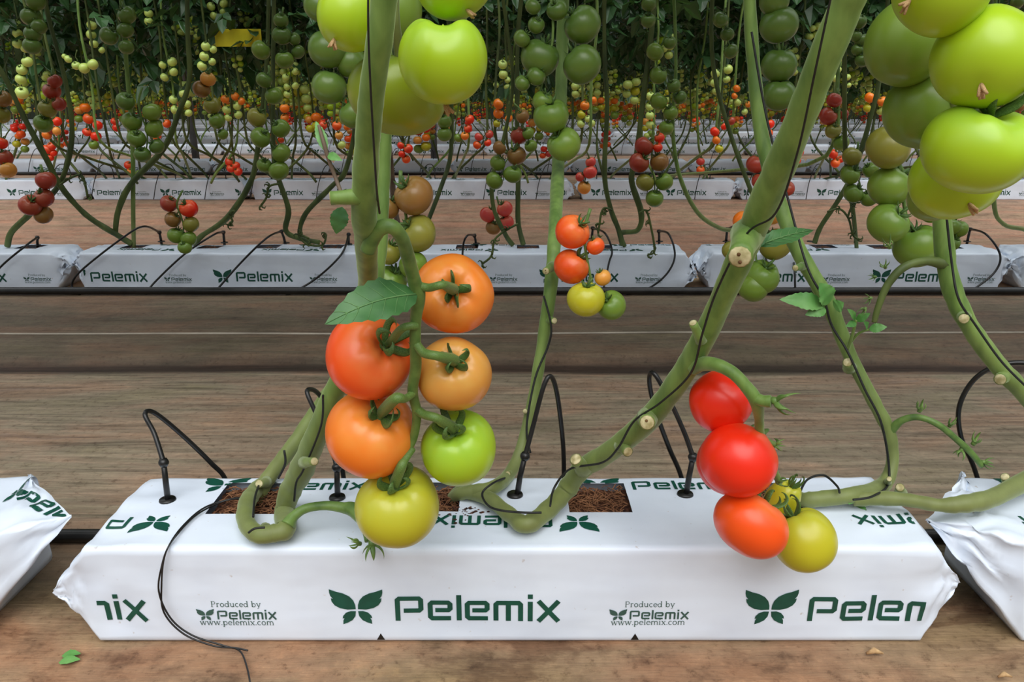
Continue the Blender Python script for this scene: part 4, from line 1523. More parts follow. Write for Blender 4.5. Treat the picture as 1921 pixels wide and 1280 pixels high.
T(1748, 372, 42, 42, .70, 'g', (0.2, 0.9, -0.2), 'smaller green tomato behind the lowest big one at the right', None, TOM_HI[0], C[1], 0.6)

# ------------------------------------------------------------------ fruit trusses further back
# (where it hangs, distance or None, [(x, y, r, colour) ...]) in the order they hang
TRUSS = [
    ('truss right of the slim middle stem', 1.0, [(1074, 435, 33, 'e'), (1117, 462, 17, 'e'), (1072, 500, 34, 'e'), (1131, 521, 16, 'b'), (1099, 561, 35, 'y'), (1147, 573, 28, 'g')]),
    ('brownish truss right of the thick left stem', 1.12, [(727, 390, 22, 'n'), (776, 367, 37, 'n'), (783, 438, 36, 'v'), (728, 474, 24, 'v'), (775, 497, 27, 'g'), (733, 527, 30, 'g')]),
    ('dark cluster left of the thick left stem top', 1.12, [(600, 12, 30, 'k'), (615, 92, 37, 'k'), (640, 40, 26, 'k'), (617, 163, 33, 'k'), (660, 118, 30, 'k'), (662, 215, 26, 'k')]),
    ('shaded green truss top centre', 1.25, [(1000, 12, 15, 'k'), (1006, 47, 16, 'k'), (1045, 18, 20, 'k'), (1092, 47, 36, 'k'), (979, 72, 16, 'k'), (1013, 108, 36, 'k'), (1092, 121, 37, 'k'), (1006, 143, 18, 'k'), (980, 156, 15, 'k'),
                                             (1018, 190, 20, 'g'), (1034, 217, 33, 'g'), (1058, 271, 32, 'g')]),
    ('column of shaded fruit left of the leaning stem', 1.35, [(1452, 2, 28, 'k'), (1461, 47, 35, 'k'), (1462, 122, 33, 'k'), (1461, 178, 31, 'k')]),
    ('truss half behind the leaning right stem', 1.3, [(1418, 308, 18, 'd'), (1478, 320, 14, 'd'), (1425, 340, 15, 'd'), (1477, 354, 14, 'd'), (1447, 392, 31, 'b'), (1394, 415, 20, 'o'), (1454, 458, 31, 'v'), (1372, 470, 18, 'v'), (1413, 538, 30, 'g'), (1429, 519, 33, 'g')]),
    ('green truss left of the top right fruit', 1.15, [(1666, 277, 40, 'v'), (1668, 350, 39, 'g'), (1666, 418, 38, 'g'), (1750, 395, 24, 'g'), (1721, 461, 43, 'g')]),
    ('small green truss behind the right stem', 2.2, [(1785, 424, 17, 'g'), (1799, 430, 16, 'g'), (1785, 455, 16, 'g')]),
    ('small green truss left of the top right fruit', 2.3, [(1598, 293, 18, 'v'), (1633, 319, 15, 'g'), (1595, 328, 18, 'g'), (1601, 363, 18, 'g'), (1630, 372, 16, 'g')]),
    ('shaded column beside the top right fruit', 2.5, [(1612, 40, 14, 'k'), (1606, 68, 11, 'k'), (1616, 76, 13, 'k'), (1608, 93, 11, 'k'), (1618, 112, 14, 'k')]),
    # second row, left to right
    ('dark truss at the top left corner', 2.6, [(67, 3, 17, 'k'), (58, 31, 18, 'k'), (73, 50, 14, 'k'), (62, 63, 16, 'k'), (60, 86, 16, 'k')]),
    ('dark red truss at the left edge', 2.5, [(86, 338, 18, 'd'), (82, 371, 18, 'd'), (57, 385, 20, 'd'), (81, 403, 17, 'n')]),
    ('truss cut by the left edge', 2.7, [(4, 185, 16, 'n'), (1, 215, 17, 'v'), (2, 268, 12, 'r'), (7, 296, 16, 'd'), (15, 319, 15, 'b')]),
    ('mixed truss near the upper left', 2.75, [(103, 152, 13, 'd'), (97, 171, 16, 'd'), (111, 195, 13, 'd'), (90, 203, 17, 'v'), (81, 232, 17, 'g')]),
    ('big green truss left of centre', 2.6, [(235, 190, 17, 'k'), (285, 210, 17, 'g'), (247, 228, 18, 'g'), (289, 242, 17, 'g'), (256, 260, 17, 'g'), (294, 275, 14, 'k'), (267, 290, 15, 'k')]),
    ('high green truss upper left', 2.7, [(238, 28, 17, 'k'), (235, 56, 15, 'k'), (204, 67, 17, 'k'), (237, 88, 14, 'k')]),
    ('brown and green truss left of centre', 2.75, [(390, 148, 14, 'b'), (378, 167, 16, 'n'), (398, 198, 16, 'v'), (407, 227, 15, 'g'), (418, 252, 10, 'g')]),
    ('high green truss left of the thick stem', 2.6, [(527, 38, 14, 'k'), (552, 73, 12, 'k'), (529, 66, 18, 'k'), (490, 94, 18, 'g'), (559, 97, 13, 'k'), (534, 112, 17, 'g')]),
    ('long green truss left of the thick stem', 2.55, [(495, 150, 15, 'k'), (514, 180, 17, 'g'), (482, 220, 18, 'v'), (527, 241, 17, 'g'), (489, 258, 19, 'g'), (527, 287, 18, 'g'), (496, 310, 14, 'g'), (523, 320, 19, 'g')]),
    ('low truss hanging over the second row bag', 2.5, [(317, 382, 16, 'd'), (354, 391, 17, 'r'), (324, 412, 15, 'n'), (358, 421, 15, 'v'), (331, 442, 16, 'g'), (354, 448, 15, 'g'), (347, 464, 13, 'g')]),
    ('truss behind the lime green left fruit', 2.75, [(828, 201, 15, 'n'), (834, 228, 14, 'g'), (834, 252, 14, 'g')]),
    ('small truss right of the thick stem', 2.6, [(716, 256, 14, 'g'), (717, 280, 14, 'g')]),
    ('red and green truss centre', 2.4, [(980, 218, 13, 'n'), (974, 254, 17, 'd'), (990, 250, 12, 'g'), (937, 277, 13, 'n'), (996, 274, 12, 'g'), (969, 292, 18, 'n'), (934, 306, 15, 'g'), (962, 327, 17, 'g'), (928, 339, 17, 'g')]),
    ('small red truss low in the centre', 2.9, [(947, 392, 15, 'x'), (915, 403, 15, 'x'), (949, 418, 15, 'x'), (925, 427, 14, 'n')]),
    ('mixed truss right of centre', 2.6, [(1208, 274, 18, 'd'), (1237, 259, 10, 'r'), (1234, 277, 9, 'r'), (1199, 305, 19, 'd'), (1237, 304, 18, 'n'), (1210, 342, 17, 'v'), (1246, 341, 17, 'g'), (1228, 372, 17, 'g')]),
    ('green truss above right of centre', 2.7, [(1257, 80, 12, 'k'), (1229, 97, 17, 'g'), (1264, 161, 13, 'k'), (1235, 141, 17, 'g'), (1236, 190, 17, 'g'), (1276, 183, 13, 'k'), (1258, 212, 14, 'g'), (1250, 240, 14, 'g')]),
    ('dark pair at the top right of centre', 2.6, [(1217, 7, 14, 'k'), (1216, 38, 14, 'k')]),
    ('dark truss upper right of centre', 2.8, [(1352, 37, 15, 'k'), (1364, 64, 13, 'k'), (1371, 96, 14, 'k')]),
    ('red and green truss beside the leaning stem', 2.9, [(1565, 188, 14, 'd'), (1582, 214, 10, 'd'), (1554, 218, 17, 'd'), (1563, 245, 15, 'v'), (1578, 268, 15, 'g')]),
    # third row and beyond, left to right
    ('pale column at the upper left', 5.0, [(30, 45, 9, 'p'), (33, 63, 9, 'p'), (33, 82, 9, 'p'), (47, 91, 8, 'p')]),
    ('pale column below the upper left corner', 4.6, [(51, 116, 10, 'p'), (41, 131, 10, 'p'), (39, 149, 10, 'p'), (41, 174, 12, 'p')]),
    ('red cluster behind the left stems', 4.6, [(107, 228, 9, 'r'), (97, 243, 9, 'd'), (88, 253, 9, 'o'), (106, 246, 8, 'b')]),
    ('small red cluster above the left red truss', 5.0, [(97, 274, 8, 'r'), (89, 280, 9, 'r'), (100, 287, 7, 'r'), (94, 296, 7, 'r')]),
    ('bright red cluster in the left third', 4.8, [(166, 223, 10, 'e'), (183, 235, 9, 'r'), (163, 248, 8, 'r'), (180, 256, 10, 'r'), (176, 272, 9, 'g')]),
    ('pale column left of the high green truss', 4.9, [(172, 47, 9, 'p'), (171, 65, 9, 'p'), (176, 82, 8, 'p'), (191, 94, 6, 'p')]),
    ('pale bunch on a level stalk at left', 4.7, [(174, 121, 10, 'p'), (158, 128, 10, 'p'), (143, 123, 8, 'p'), (128, 111, 7, 'p'), (121, 106, 5, 'p')]),
    ('pale pair near the top left', 5.0, [(279, 25, 8, 'p'), (279, 40, 8, 'p')]),
    ('pale bunch at the top, left of centre', 5.0, [(396, 12, 8, 'p'), (420, 7, 8, 'p'), (402, 30, 8, 'p'), (419, 22, 7, 'p'), (419, 37, 8, 'p')]),
    ('pale column under the top bunch', 4.8, [(386, 87, 9, 'p'), (383, 106, 9, 'p'), (400, 93, 7, 'p'), (379, 124, 9, 'p'), (398, 116, 7, 'p')]),
    ('pale bunch behind the leftward bent stem', 4.9, [(323, 116, 9, 'p'), (305, 122, 7, 'p'), (326, 135, 8, 'p'), (309, 145, 8, 'p')]),
    ('pale bunch lower behind the bent stem', 4.9, [(344, 176, 8, 'p'), (325, 187, 8, 'p'), (352, 195, 7, 'p'), (328, 206, 8, 'p'), (354, 212, 7, 'p')]),
    ('orange topped truss in the left third', 5.0, [(422, 186, 8, 'o'), (441, 181, 8, 'o'), (453, 190, 7, 'o'), (425, 206, 8, 'p'), (445, 199, 8, 'p'), (447, 215, 8, 'p'), (428, 221, 7, 'p')]),
    ('red cluster low behind the green truss', 5.1, [(431, 304, 9, 'r'), (433, 316, 8, 'r'), (447, 322, 8, 'r'), (443, 311, 8, 'r')]),
    ('orange pair beside the long green truss', 5.0, [(534, 203, 9, 'o'), (534, 221, 8, 'o')]),
    ('pale bunch right of the long green truss', 5.0, [(536, 145, 7, 'p'), (554, 134, 7, 'p'), (539, 163, 7, 'p'), (554, 161, 7, 'p'), (539, 177, 7, 'p')]),
    ('little truss low left of the stem', 5.2, [(241, 310, 8, 'r'), (245, 322, 7, 'o'), (259, 324, 5, 'g')]),
    ('red pair behind the left green truss', 5.0, [(215, 228, 7, 'r'), (218, 240, 7, 'r'), (313, 232, 8, 'e')]),
    ('red cluster left of the thick stem', 4.6, [(606, 235, 8, 'r'), (632, 236, 9, 'e'), (651, 238, 7, 'o'), (636, 254, 8, 'b'), (641, 272, 8, 'p')]),
    ('red cluster right of the thick stem', 4.6, [(752, 273, 7, 'r'), (766, 279, 9, 'r'), (754, 289, 7, 'r'), (762, 299, 8, 'e')]),
    ('red column right of the lime fruit', 4.7, [(881, 224, 9, 'r'), (878, 241, 8, 'r'), (872, 255, 8, 'o'), (860, 259, 8, 'g')]),
    ('orange and yellow bunch centre', 4.6, [(935, 195, 10, 'o'), (935, 213, 10, 'o'), (954, 222, 8, 'o'), (932, 232, 7, 'y'), (949, 241, 7, 'p')]),
    ('red bunch low in the centre', 4.9, [(898, 257, 8, 'x'), (918, 252, 8, 'x'), (895, 272, 8, 'e'), (915, 268, 7, 'r')]),
    ('pale column centre', 4.9, [(943, 121, 9, 'p'), (944, 140, 9, 'p'), (931, 159, 6, 'p'), (952, 163, 7, 'p'), (952, 150, 6, 'p')]),
    ('pinkish red truss over the third row bag', 4.2, [(1108, 304, 10, 'x'), (1107, 323, 13, 'x'), (1088, 332, 9, 'x'), (1096, 352, 13, 'b')]),
    ('orange topped truss right of centre', 4.8, [(1097, 198, 9, 'o'), (1113, 188, 7, 'o'), (1091, 215, 8, 'y'), (1090, 232, 8, 'p'), (1110, 232, 7, 'p'), (1103, 223, 7, 'p')]),
    ('pale bunch under the shaded green truss', 4.9, [(1079, 162, 8, 'p'), (1080, 176, 8, 'p'), (1091, 168, 6, 'p')]),
    ('pale column right of centre', 4.8, [(1220, 180, 8, 'p'), (1219, 200, 8, 'p'), (1219, 217, 8, 'p'), (1219, 234, 8, 'p')]),
    ('pale bunch right of the mixed truss', 4.8, [(1366, 130, 9, 'p'), (1342, 138, 9, 'p'), (1363, 149, 7, 'p'), (1340, 156, 8, 'p'), (1344, 171, 8, 'p')]),
    ('small red truss by the dark stem', 4.7, [(1341, 247, 9, 'r'), (1359, 237, 7, 'r'), (1372, 227, 8, 'd'), (1344, 263, 8, 'o'), (1349, 279, 8, 'y')]),
    ('orange and green truss right of centre', 5.0, [(1382, 166, 7, 'o'), (1378, 180, 6, 'o'), (1384, 192, 7, 'p'), (1404, 196, 6, 'o'), (1397, 210, 6, 'p')]),
    ('red pair low right of centre', 5.2, [(1314, 303, 8, 'x'), (1314, 319, 8, 'e')]),
    ('red pair left of the leaning stem', 4.8, [(1444, 233, 9, 'r'), (1441, 250, 9, 'e'), (1432, 222, 8, 'x')]),
    ('red pair right of the leaning stem', 5.0, [(1499, 286, 9, 'r'), (1495, 301, 8, 'e')]),
    ('red bunch on the third row at right', 5.0, [(1563, 289, 9, 'r'), (1577, 299, 7, 'r'), (1567, 306, 9, 'e')]),
    ('orange topped truss at right', 4.7, [(1632, 183, 10, 'o'), (1655, 190, 9, 'o'), (1627, 203, 8, 'y'), (1652, 208, 8, 'p')]),
    ('pale column right of the leaning stem', 4.8, [(1575, 109, 8, 'p'), (1571, 130, 8, 'p'), (1567, 147, 7, 'p'), (1590, 145, 6, 'p'), (1592, 160, 5, 'p')]),
    ('brown pair at the right edge', 3.6, [(1911, 200, 11, 'n'), (1901, 190, 9, 'd')]),
    ('pale pair at the top right corner', 3.0, [(1908, 5, 12, 'k'), (1916, 176, 7, 'p')]),
]
ORDW = ['topmost', 'second from the top', 'third from the top', 'fourth from the top', 'fifth from the top', 'sixth from the top', 'seventh from the top', 'eighth from the top', 'ninth from the top', 'tenth from the top', 'eleventh from the top', 'twelfth from the top']
n_individual = 0
rows_base = [(Y, Y + 0.09) for Y in ROWS]


def back_stem(key, label, X, Y, ztop, zfoot, seed, Ybase, mat, r0=0.008, group=None, lean=None, sides=8):
    """an upright vine: straight on its string, bent over at the foot towards its bag"""
    r = random.Random(seed)
    dx = lean if lean is not None else r.choice((-1, 1)) * r.uniform(0.06, 0.3)
    w = []
    n = 7
    for i in range(n):
        z = ztop + (zfoot - ztop) * i / (n - 1)
        w.append((X + r.uniform(-.015, .015), Y + r.uniform(-.015, .015), z, r0 * (0.8 + 0.25 * i / n)))
    zb = 0.142
    yb = Ybase
    w.append((X + dx * 0.35, Y + (yb - Y) * 0.35, zfoot * 0.60 + zb * 0.4, r0 * 1.05))
    w.append((X + dx * 0.8, Y + (yb - Y) * 0.8, zfoot * 0.18 + zb * 0.85, r0 * 1.05))
    w.append((X + dx, yb, zb - 0.012, r0 * 0.95))
    s = spline(w, 4)
    base = Vector(w[-1][:3])
    root = thing('tomato_vine', base, label, 'tomato vine', group)
    g = MB()
    g.tube([Vector(q[:3]) for q in s], [q[3] for q in s], sides)
    g.obj('stem', mat, root, rel=base)
    VINE[key] = (root, base)
    return root


# hand-placed stems of the second row: pixel paths, foot last
SECOND_VINES = [
    ('dark green vine slanting down from the left edge to the second row', [(-60, 60, 6, 2.62), (0, 130, 6, 2.62), (45, 220, 6.5, 2.64), (88, 300, 7, 2.66), (112, 347, 7, 2.68), (160, 402, 7, 2.70), (218, 440, 7, 2.72), (248, 458, 7, 2.73)], M_STEM_MID),
    ('dark vine curving down behind the left red truss to the bag at the left edge', [(82, -60, 5, 2.7), (88, 20, 5, 2.7), (122, 150, 5, 2.7), (135, 255, 6, 2.7), (112, 345, 6, 2.7), (58, 400, 7, 2.71), (22, 435, 7, 2.72), (14, 462, 7, 2.73)], M_STEM_MID),
    ('dark vine bending left under the brown and green truss to the bag', [(350, -60, 6, 2.72), (352, 60, 6, 2.72), (355, 150, 6, 2.72), (334, 215, 6, 2.72), (306, 280, 7, 2.72), (246, 345, 7, 2.72), (222, 395, 7, 2.72), (216, 440, 6, 2.74)], M_STEM_MID),
    ('green vine curving left to the bag below the long green truss', [(505, -60, 5, 2.72), (500, 120, 5, 2.72), (482, 290, 6, 2.72), (466, 350, 6.5, 2.72), (425, 410, 6.5, 2.72), (378, 443, 6, 2.74), (366, 460, 6, 2.75)], M_STEM_MID),
    ('dark knobbly vine under the long green truss', [(515, -60, 5, 2.7), (512, 150, 5, 2.7), (514, 300, 6, 2.7), (524, 340, 6, 2.7), (541, 393, 6.5, 2.7), (536, 432, 6.5, 2.71), (560, 447, 6, 2.72), (600, 455, 6, 2.74)], M_STEM_MID),
    ('dark vine slanting left below the cut stub of the thick stem', [(680, -60, 5, 2.72), (670, 200, 5, 2.72), (650, 315, 6, 2.72), (622, 350, 6, 2.72), (574, 400, 6, 2.72), (563, 440, 6, 2.73), (585, 455, 6, 2.74)], M_STEM_MID),
    ('brownish dry stem right of the thick left stem', [(735, -60, 6, 2.3), (728, 150, 6, 2.3), (728, 240, 6.5, 2.35), (735, 330, 7, 2.45), (742, 400, 7, 2.6), (760, 462, 7, 2.74)], M_STEM_DRY),
    ('dark upright vine right of the red and green centre truss', [(985, -60, 5, 2.72), (972, 60, 5, 2.72), (970, 200, 5.5, 2.72), (972, 340, 6, 2.72), (972, 415, 6, 2.72), (982, 460, 6, 2.70)], M_STEM_MID),
    ('light vine left of the red and green centre truss', [(935, -60, 4, 2.74), (952, 60, 4, 2.74), (962, 160, 4, 2.74), (945, 260, 4.5, 2.74), (924, 330, 5, 2.74), (926, 390, 5, 2.74), (948, 440, 5.5, 2.74), (962, 460, 5.5, 2.75)], M_STEM_MID),
    ('dark upright vine passing left of the pinkish red truss to the bag', [(1134, -60, 5, 2.7), (1134, 100, 5, 2.7), (1139, 200, 5.5, 2.7), (1134, 325, 6, 2.7), (1145, 390, 6, 2.71), (1160, 430, 6, 2.73), (1168, 460, 6, 2.74)], M_STEM_MID),
    ('dark vine under the mixed truss right of centre', [(1232, -60, 6, 2.72), (1222, 60, 6, 2.72), (1205, 200, 6, 2.72), (1192, 300, 6, 2.72), (1185, 340, 7, 2.72), (1203, 400, 7, 2.72), (1196, 432, 6, 2.73), (1165, 438, 6, 2.74), (1172, 462, 5, 2.75)], M_STEM_MID),
    ('slim vine curving right to the leaning stem', [(1262, -60, 4, 2.76), (1268, 120, 4, 2.76), (1262, 240, 4.5, 2.76), (1275, 330, 5, 2.76), (1308, 398, 5, 2.76), (1350, 428, 5, 2.75), (1385, 435, 5, 2.74), (1400, 456, 5, 2.74)], M_STEM),
    ('dark vine slanting from the small green truss to the second row', [(1672, -60, 5, 2.72), (1650, 140, 5, 2.72), (1628, 240, 6, 2.72), (1602, 320, 6, 2.72), (1575, 372, 6, 2.72), (1540, 425, 6, 2.73), (1528, 456, 6, 2.74)], M_STEM_MID),
    ('slim vine curving out at the right edge', [(1868, -60, 4, 2.76), (1866, 200, 4, 2.76), (1864, 375, 5, 2.76), (1882, 420, 5, 2.76), (1925, 432, 5, 2.75), (1960, 456, 5, 2.74)], M_STEM),
]
SV = []
for i, (lab, pp, mt) in enumerate(SECOND_VINES):
    x0, y0, r0, Y0 = pp[0]
    pp = [(x, y, r * 0.8, Y) for x, y, r, Y in pp]
    vine('S%d' % i, lab, pp, mt, 'vines of the second row', 8, 6, 0.16)
    SV.append('S%d' % i)


def spent(key, px_path, Y, seed):
    """bare truss whose fruit has been picked: a crooked stalk with curled ends"""
    root, base = VINE[key]
    r = random.Random(seed)
    g = MB()
    pts, rad = path3([(x, y, 2.2, Y) for x, y in px_path], 4)
    g.tube(pts, rad, 5)
    for k in range(1, len(px_path)):
        x, y = px_path[k]
        c = P(x, y, Y)
        k1 = px_size(c, 1)
        for j in range(3):
            a = r.uniform(0, 6.28)
            d = Vector((math.cos(a), r.uniform(-.6, .2), math.sin(a)))
            e_ = Vector((-math.sin(a), 0, math.cos(a)))
            g.tube([c, c + d * k1 * 5, c + d * k1 * 8 + e_ * k1 * 3, c + d * k1 * 6 + e_ * k1 * 7], [k1 * 1.8, k1 * 1.6, k1 * 1.4, k1 * .4], 4)
    g.obj('picked_truss', M_STEM_MID, root, rel=base)


spent('S0', [(112, 347), (130, 335), (150, 328), (158, 340), (165, 372)], 2.66, 1)
spent('S3', [(440, 395), (430, 402), (436, 415), (428, 422)], 2.68, 2)
spent('S4', [(524, 345), (505, 350), (500, 370), (490, 385)], 2.66, 3)
spent('S7', [(972, 420), (950, 432), (928, 450), (922, 480), (905, 495)], 2.58, 4)
spent('S9', [(1148, 395), (1135, 390), (1128, 400), (1125, 420), (1122, 437)], 2.62, 5)
spent('S10', [(1200, 400), (1212, 395), (1220, 420), (1228, 470), (1215, 478)], 2.60, 6)
spent('S12', [(1552, 398), (1575, 392), (1592, 410), (1600, 440), (1608, 448)], 2.62, 7)
spent('S12', [(1590, 408), (1598, 388), (1606, 380)], 2.62, 8)
spent('S5', [(580, 448), (560, 440), (575, 458), (605, 460), (612, 440)], 2.66, 9)

tomato_spots = []
all_labels = set()
for ti, (loc, Y, fr) in enumerate(TRUSS):
    cx = sum(f[0] for f in fr) / len(fr)
    rm = sum(f[2] for f in fr) / len(fr)
    y0, y1 = min(f[1] for f in fr), max(f[1] for f in fr)
    far = rm < 12
    rr = random.Random(ti * 13 + 5)
    order = sorted(range(len(fr)), key=lambda i: fr[i][1])
    rank = {i: k for k, i in enumerate(order)}
    # a stalk down the middle of the truss hanging from a vine of its own row
    Yb = min(rows_base, key=lambda q: abs(q[1] - Y) + (0 if q[1] > Y - 0.1 else 3))[1]
    ptop = P(cx, y0, Y)
    kpx = px_size(ptop, 1)
    if ti in (5, 6):
        key = {5: 'D', 6: 'H'}[ti]
    elif Y < 2.0:
        key = 'M%d' % ti
        if ti in (0, 1, 2, 3, 4):
            key = {0: 'E', 1: 'B', 2: 'B', 3: 'E', 4: 'F'}[ti]
        else:
            lab = 'green vine stem holding the ' + loc
            X0 = ptop.x + {1: -0.03, 2: -0.02, 3: 0.045, 4: -0.05}.get(ti, 0.03)
            ys = [-70, y0, (y0 + y1) / 2, y1]
            xs_ = cx + (X0 - ptop.x) / kpx
            vine(key, lab, [(xs_, -70, 11, Y + .05), (xs_, (y0 + y1) / 2, 11, Y + .05), (xs_ + (2 if ti == 3 else -4), y1 + 30, 11, Y + .04)] if ti != 3 else
                 [(1085, -70, 14, 1.32), (1062, 100, 14, 1.31), (1048, 280, 14, 1.3), (1045, 330, 13, 1.29)], M_STEM)
    else:
        key = None
        if 2.0 <= Y < 3.2:
            c = [(abs(P(cx, y0, Y).x - VINE[s][1].x), s) for s in SV]
            # the stem whose path passes nearest the top of the truss
            best, bd = None, 1e9
            for s, (lab, pp, mt) in zip(SV, SECOND_VINES):
                for x, y, r_, Y_ in pp:
                    d_ = math.hypot(x - cx, (y - y0) * 0.5)
                    if d_ < bd:
                        best, bd = s, d_
            key = best if bd < 60 else None
        if key is None:
            key = 'M%d' % ti
            off = rr.choice((-1, 1)) * rm * 0.9 * kpx
            zf = max(0.30, P(cx, y1, Y).z - 0.05) if not far else 0.42
            back_stem(key, ('slim vine holding the ' + loc), ptop.x + off, Y + rm * kpx * 1.4 + 0.02, 2.3, min(zf, 0.75), ti, Yb, M_STEM_MID if rr.random() < .7 else M_STEM, 0.0075, None)
    root, vb = VINE[key]
    st = [(cx + rr.uniform(-3, 3), y0 - rm * 1.6, max(1.2, rm * 0.13), Y + 0.01)]
    for f in range(5):
        yy = y0 + (y1 - y0) * f / 4
        near = [q for q in fr if abs(q[1] - yy) < rm * 2.2] or fr
        st.append((sum(q[0] for q in near) / len(near), yy, max(1.0, rm * 0.12 * (1 - .1 * f)), Y + 0.005))
    part_tube(key, 'fruit_stalk', st, M_TRUSS if not far else M_STEM_MID, 6 if not far else 4, 3)
    for i, (x, y, r_, c) in enumerate(fr):
        lab = '%s tomato, %s in the %s' % (WORDS[c], ORDW[rank[i]], loc)
        if len(lab.split()) > 16:
            lab = '%s tomato, %s in the %s' % (WORDS[c], ORDW[rank[i]].replace(' from the top', ' down'), loc)
        all_labels.add(lab)
        dx = (cx - x) / (2.2 * rm)
        ax = (max(-.8, min(.8, dx * 1.3 + rr.uniform(-.2, .2))), rr.uniform(0.65, 1.0), rr.uniform(-.15, 0.75) if not (c == 'k' and r_ > 25) else rr.uniform(-.3, .25))
        dY = rr.uniform(-.5, .5) * r_ * kpx + (0.25 * r_ * kpx if i % 2 else 0)
        if r_ > 20:
            mesh, cal = TOM_HI[rr.randrange(3)], CAL_MD[rr.randrange(3)]
        elif not far:
            mesh, cal = TOM_MD[rr.randrange(3)], CAL_MD[rr.randrange(3)]
        else:
            mesh, cal = TOM_LO[rr.randrange(2)], CAL_LO[rr.randrange(2)]
        tomato(x, y, r_ * 1.0, r_ * 0.92, Y + dY, c, ax, lab, 'tomatoes of the ' + loc, mesh, cal, rr.uniform(0, 6.28), None, rr.uniform(-.12, .12))
        n_individual += 1

# ------------------------------------------------------------------ the rows behind: vines with their leaves, fruit
def foliage_mesh(name, seed, n, z0, z1, rad, size, tail=0.0):
    r = random.Random(seed)
    verts, faces = [], []
    for k in range(n):
        z = r.uniform(z0, z1)
        if tail and r.random() < tail:
            z = z0 - abs(r.gauss(0, 0.10))
        a = r.uniform(0, 6.283)
        q = rad * math.sqrt(r.random()) * (0.6 if z < z0 else 1)
        c = Vector((q * math.cos(a), q * math.sin(a), z))
        az = r.uniform(0, 6.283)
        el = r.uniform(-1.1, 0.2)
        ax = Vector((math.cos(az) * math.cos(el), math.sin(az) * math.cos(el), math.sin(el)))
        sd = ax.cross(Vector((r.uniform(-.4, .4), r.uniform(-.4, .4), 1))).normalized()
        up = sd.cross(ax)
        # compound leaf: an end leaflet and two side pairs
        L = size * r.uniform(0.7, 1.3)
        for (t, off, ang, sc) in ((0.55, 0, 0, 1.0), (0.3, 1, 0.9, .75), (0.3, -1, -0.9, .75)):
            dd = ax * math.cos(ang) + sd * math.sin(ang)
            ss = sd * math.cos(ang) - ax * math.sin(ang)
            b_ = c + ax * L * t
            l, w = L * 0.62 * sc, L * 0.21 * sc
            o = len(verts)
            droop = Vector((0, 0, -0.22 * l))
            verts += [b_, b_ + dd * l * .35 + ss * w + up * w * .3, b_ + dd * l * .35 - ss * w + up * w * .3, b_ + dd * l * .38 - up * w * .1,
                      b_ + dd * l * .72 + ss * w * .7 + droop * .5, b_ + dd * l * .72 - ss * w * .7 + droop * .5, b_ + dd * l + droop]
            faces += [(o, o + 3, o + 1), (o, o + 2, o + 3), (o + 1, o + 3, o + 6, o + 4), (o + 3, o + 2, o + 5, o + 6)]
    return verts, faces


FOL = []
for s in range(5):
    v, f = foliage_mesh('foliage', s, 330, 1.08, 3.3, 0.34, 0.17, 0.06)
    g = MB()
    g.add(v, f)
    FOL.append(g.mesh('foliage', M_CANOPY, False))
FOLH = []  # leaves above the frame, added to shade the second row
for s in range(3):
    v, f = foliage_mesh('foliage', s + 50, 220, 1.42, 3.3, 0.36, 0.18, 0.0)
    g = MB()
    g.add(v, f)
    FOLH.append(g.mesh('foliage', M_CANOPY, False))


def stem_mesh(seed, mat):
    r = random.Random(seed)
    dx = r.choice((-1, 1)) * r.uniform(0.05, 0.28)
    w = [(r.uniform(-.03, .03), r.uniform(-.03, .03), z, 0.0056) for z in (3.2, 2.2, 1.5, 1.0, 0.75, 0.5)]
    w += [(-dx * .25 + r.uniform(-.03, .03), 0, 0.34, .008), (-dx * .8, 0.0, 0.2, .0085), (-dx, 0, 0.13, .008)]
    s = spline(w, 3)
    g = MB()
    g.tube([Vector(q[:3]) for q in s], [q[3] for q in s], 6)
    return g.mesh('stem', mat), w


g = MB()
for k in range(26):     # unseen leaves added above the front row to shade the aisle and second row
    v, f = foliage_mesh('f', 900 + k, 150, 1.25, 3.2, 0.30, 0.19, 0.0)
    g.add([(a + -3.4 + k * 0.27, b_ + 1.02, c) for a, b_, c in v], f)
o = g.obj('added_shade_leaves', M_CANOPY, None, smooth=False)
tag(o, 'unseen leaves added above the front row to shade the aisle', 'leaves', None, 'stuff')
for key in SV:
    root, vb = VINE[key]
    a = bpy.data.objects.new('foliage', FOLH['ABDFH'.index(key) % 3 if key in 'ABDFH' else int(key[1:]) % 3])
    COL.objects.link(a)
    a.parent = root
    a.location = (0, 0, -vb.z + (0.0 if key in SV else -0.2))
    a.rotation_euler = (0, 0, vb.x * 9)

STEMS = [stem_mesh(s, M_STEM_MID if s % 4 else M_STEM) for s in range(8)]
far_bits = []     # (world point, radius, colour code) of the fruit in the far rows
stuff_st, stuff_fo = MB(), MB()
fr_r = random.Random(99)
n_vines = 0


def far_truss(X, Y, z, r, seed_r):
    if z < 0.50:
        pal = 'rrdxeo' if z < 0.42 else 'reobyg'
    elif z < 0.66:
        pal = 'obyygp'
    elif z < 0.85:
        pal = 'pplpy'
    else:
        pal = 'ppppl'
    n = seed_r.choice((4, 5, 5, 6, 7))
    for k in range(n):
        zz = z - (k // 2) * r * 1.7 - (k % 2) * r * 0.5
        far_bits.append((Vector((X + (-1) ** k * r * seed_r.uniform(.5, .95), Y + seed_r.uniform(-.9, .9) * r, zz)), r * seed_r.uniform(.85, 1.1), pal[min(len(pal) - 1, max(0, int(k * len(pal) / n)))] if z < .66 else seed_r.choice(pal)))


